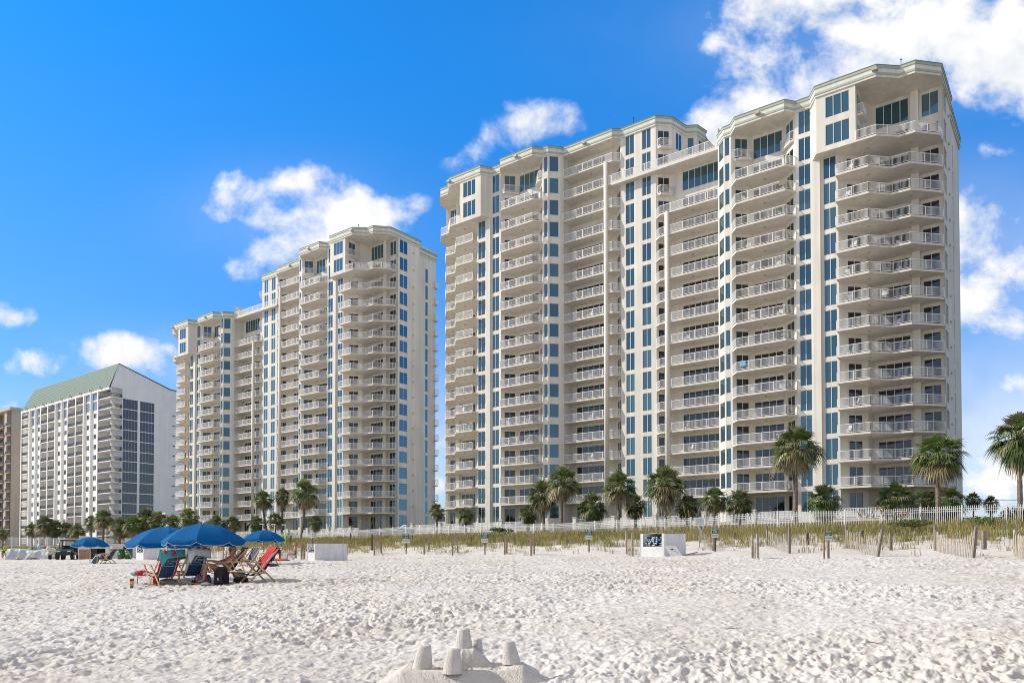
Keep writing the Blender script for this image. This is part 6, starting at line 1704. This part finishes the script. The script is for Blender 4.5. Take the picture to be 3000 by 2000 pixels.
# man carrying a bag
L_ = at(122, 84); J = stand(.06, .03)
cm_, cp_ = person('bare chested person in black shorts and cap standing by the tarpaulin with a bag', L_, R(-60), J, 'skin', 'hair', 0, [('shorts', 'black', SH(.105, .105), 0)], ('cap', 'khaki'))
m = MB(); m.blob((0, 0, 0), (.22, .16, .24), 12, 8, .06); T_ = Matrix.Translation(cm_.location) @ Matrix.Rotation(cm_.rotation_euler.z, 4, 'Z')
tag(m.build('shoulder_bag', M['lblue'], None, T_ @ Vector((.05, -.24, 1.3)), smooth=True), 'blue bag slung on the back of the bare chested standing person', 'bag')
m = MB(); m.box(-.3, .3, -.2, .2, 0, .36); m.box(-.32, .32, -.22, .22, .363, .43, 1)
tag(m.build('cooler', [M['black'], M['blackp']], None, at(127, 82.5)), 'black cooler on the sand behind the bare chested standing person', 'cooler')
# ------------------------------------------------------------------ chairs and tables on the balconies
def patio_chair_mesh():
    seat, back, legs = MB(), MB(), []
    seat.box(-.25, .25, -.24, .24, .40, .44); 
    for k in range(5): x = -.2 + .1 * k; back.bar((x, .22, .44), (x, .36, .95), .06, .02)
    back.bar((-.25, .36, .95), (.25, .36, .95), .06, .03)
    for x in (-.23, .23):
        for y in (-.22, .22):
            m = MB(); m.bar((x, y, 0), (x, y, .40), .04); legs.append(m.mesh('leg', M['white']))
        back.bar((x, -.22, .62), (x, .27, .64), .05, .03); back.bar((x, -.2, .44), (x, -.2, .62), .03)
    return seat, back, legs
_s, _b, _l = patio_chair_mesh()
def chair_kind(mm): return (_s.mesh('seat', M[mm]), _b.mesh('backrest', M[mm]), [l for l in _l])
CK = {'white': chair_kind('white'), 'teal': chair_kind('lteal'), 'dark': chair_kind('grey_rail')}
tm1 = MB(); tm1.lathe([(.30, .70), (.32, .71), (.32, .735), (.30, .74)], 14); tm1 = tm1.mesh('tabletop', M['white'])
tm2 = MB(); tm2.lathe([(.2, 0), (.05, .03), (.035, .1), (.035, .70)], 10); tm2 = tm2.mesh('pedestal', M['white'])
STK = [('right end stack', 28.6, -.05, 1, 0), ('right end stack', 33.3, 2.6, 1, 1), ('second stack from right', 16.9, -.0, 1, 0), ('second stack from right', 20.6, .3, 1, 1), ('lower wing column stack', 7.5, 3.2, 1, 0),
       ('tall wing column stack', -7.5, 3.2, -1, 0), ('stack right of left bays', -17.2, .1, -1, 0), ('stack right of left bays', -20.4, .2, -1, 1), ('left end stack', -29.5, .2, -1, 0)]
rg = random.Random(31)
mwT = Matrix.Translation(T1.location) @ Matrix.Rotation(T1.rotation_euler.z, 4, 'Z')
for (nm, lx, ly, sd, w) in STK:
    for i in range(0, 13):
        if rg.random() < .30: continue
        z = 4.6 + 3.0 * i + .005; kind = rg.choice(['white', 'white', 'white', 'dark', 'teal'] if i not in (4,) else ['teal', 'white'])
        p = mwT @ Vector((lx + rg.uniform(-.5, .5), ly + rg.uniform(-.1, .2), z)); a = -ANG + rg.uniform(-1.2, 1.2)
        if w == 0 or rg.random() < .5:
            col = {'white': 'white', 'teal': 'pale teal', 'dark': 'dark grey'}[kind]
            t = thing('patio_chair', '%s chair on the %s balcony in the %s' % (col, ORD[i + 1], nm), 'chair', p, a, 'chairs on the balconies of the nearest tower')
            obj('seat', CK[kind][0], t); obj('backrest', CK[kind][1], t)
            for l in CK[kind][2]: obj('leg', l, t)
            if w == 1: t['label'] = t['label'].replace('chair on', 'inner chair on')
        else:
            t = thing('patio_table', 'round white table on the %s balcony in the %s' % (ORD[i + 1], nm), 'table', p, 0, 'tables on the balconies of the nearest tower')
            obj('tabletop', tm1, t); obj('pedestal', tm2, t)
# a few beach towels hung on railings
for (lx, ly, i, mm, lab) in ((21.2, -.60, 12, 'khaki', 'small tan towel hung on the railing near the top of the second stack'), (16.3, -.60, 5, 'lblue', 'pale blue towel hung on the railing in the second stack from the right'),
                             (32.0, 1.05, 7, 'cream', 'cream towel hung on a railing half way up the right end stack'), (-17.5, -.60, 3, 'purple', 'grey towel on a low balcony right of the left bay strip')):
    p = mwT @ Vector((lx, ly, 4.6 + 3.0 * i + .45)); m = MB(); m.box(-.35, .35, -.03, .03, 0, .66)
    for k in range(6): m.box(-.33 + .12 * k, -.29 + .12 * k, -.045, -.031, .02, .64)
    tag(m.build('towel', M[mm], None, p, -ANG), lab, 'towel')
# rods on the roofs
for (T_, lx, ly, z) in ((T1, 33.7, 2, 51.3), (T1, -36.8, 4, 57.9), (T1, -1.0, 4, 57.9), (T2, 31, 1, 57.9), (T2, 2.0, 4.5, 57.9)):
    m = MB(); m.bar((lx, ly, z - .2), (lx, ly, z + 1.3), .05); m.blob((lx, ly, z + 1.35), (.09, .09, .09), 8, 5); m.build('lightning_rod', M['dark'], T_)
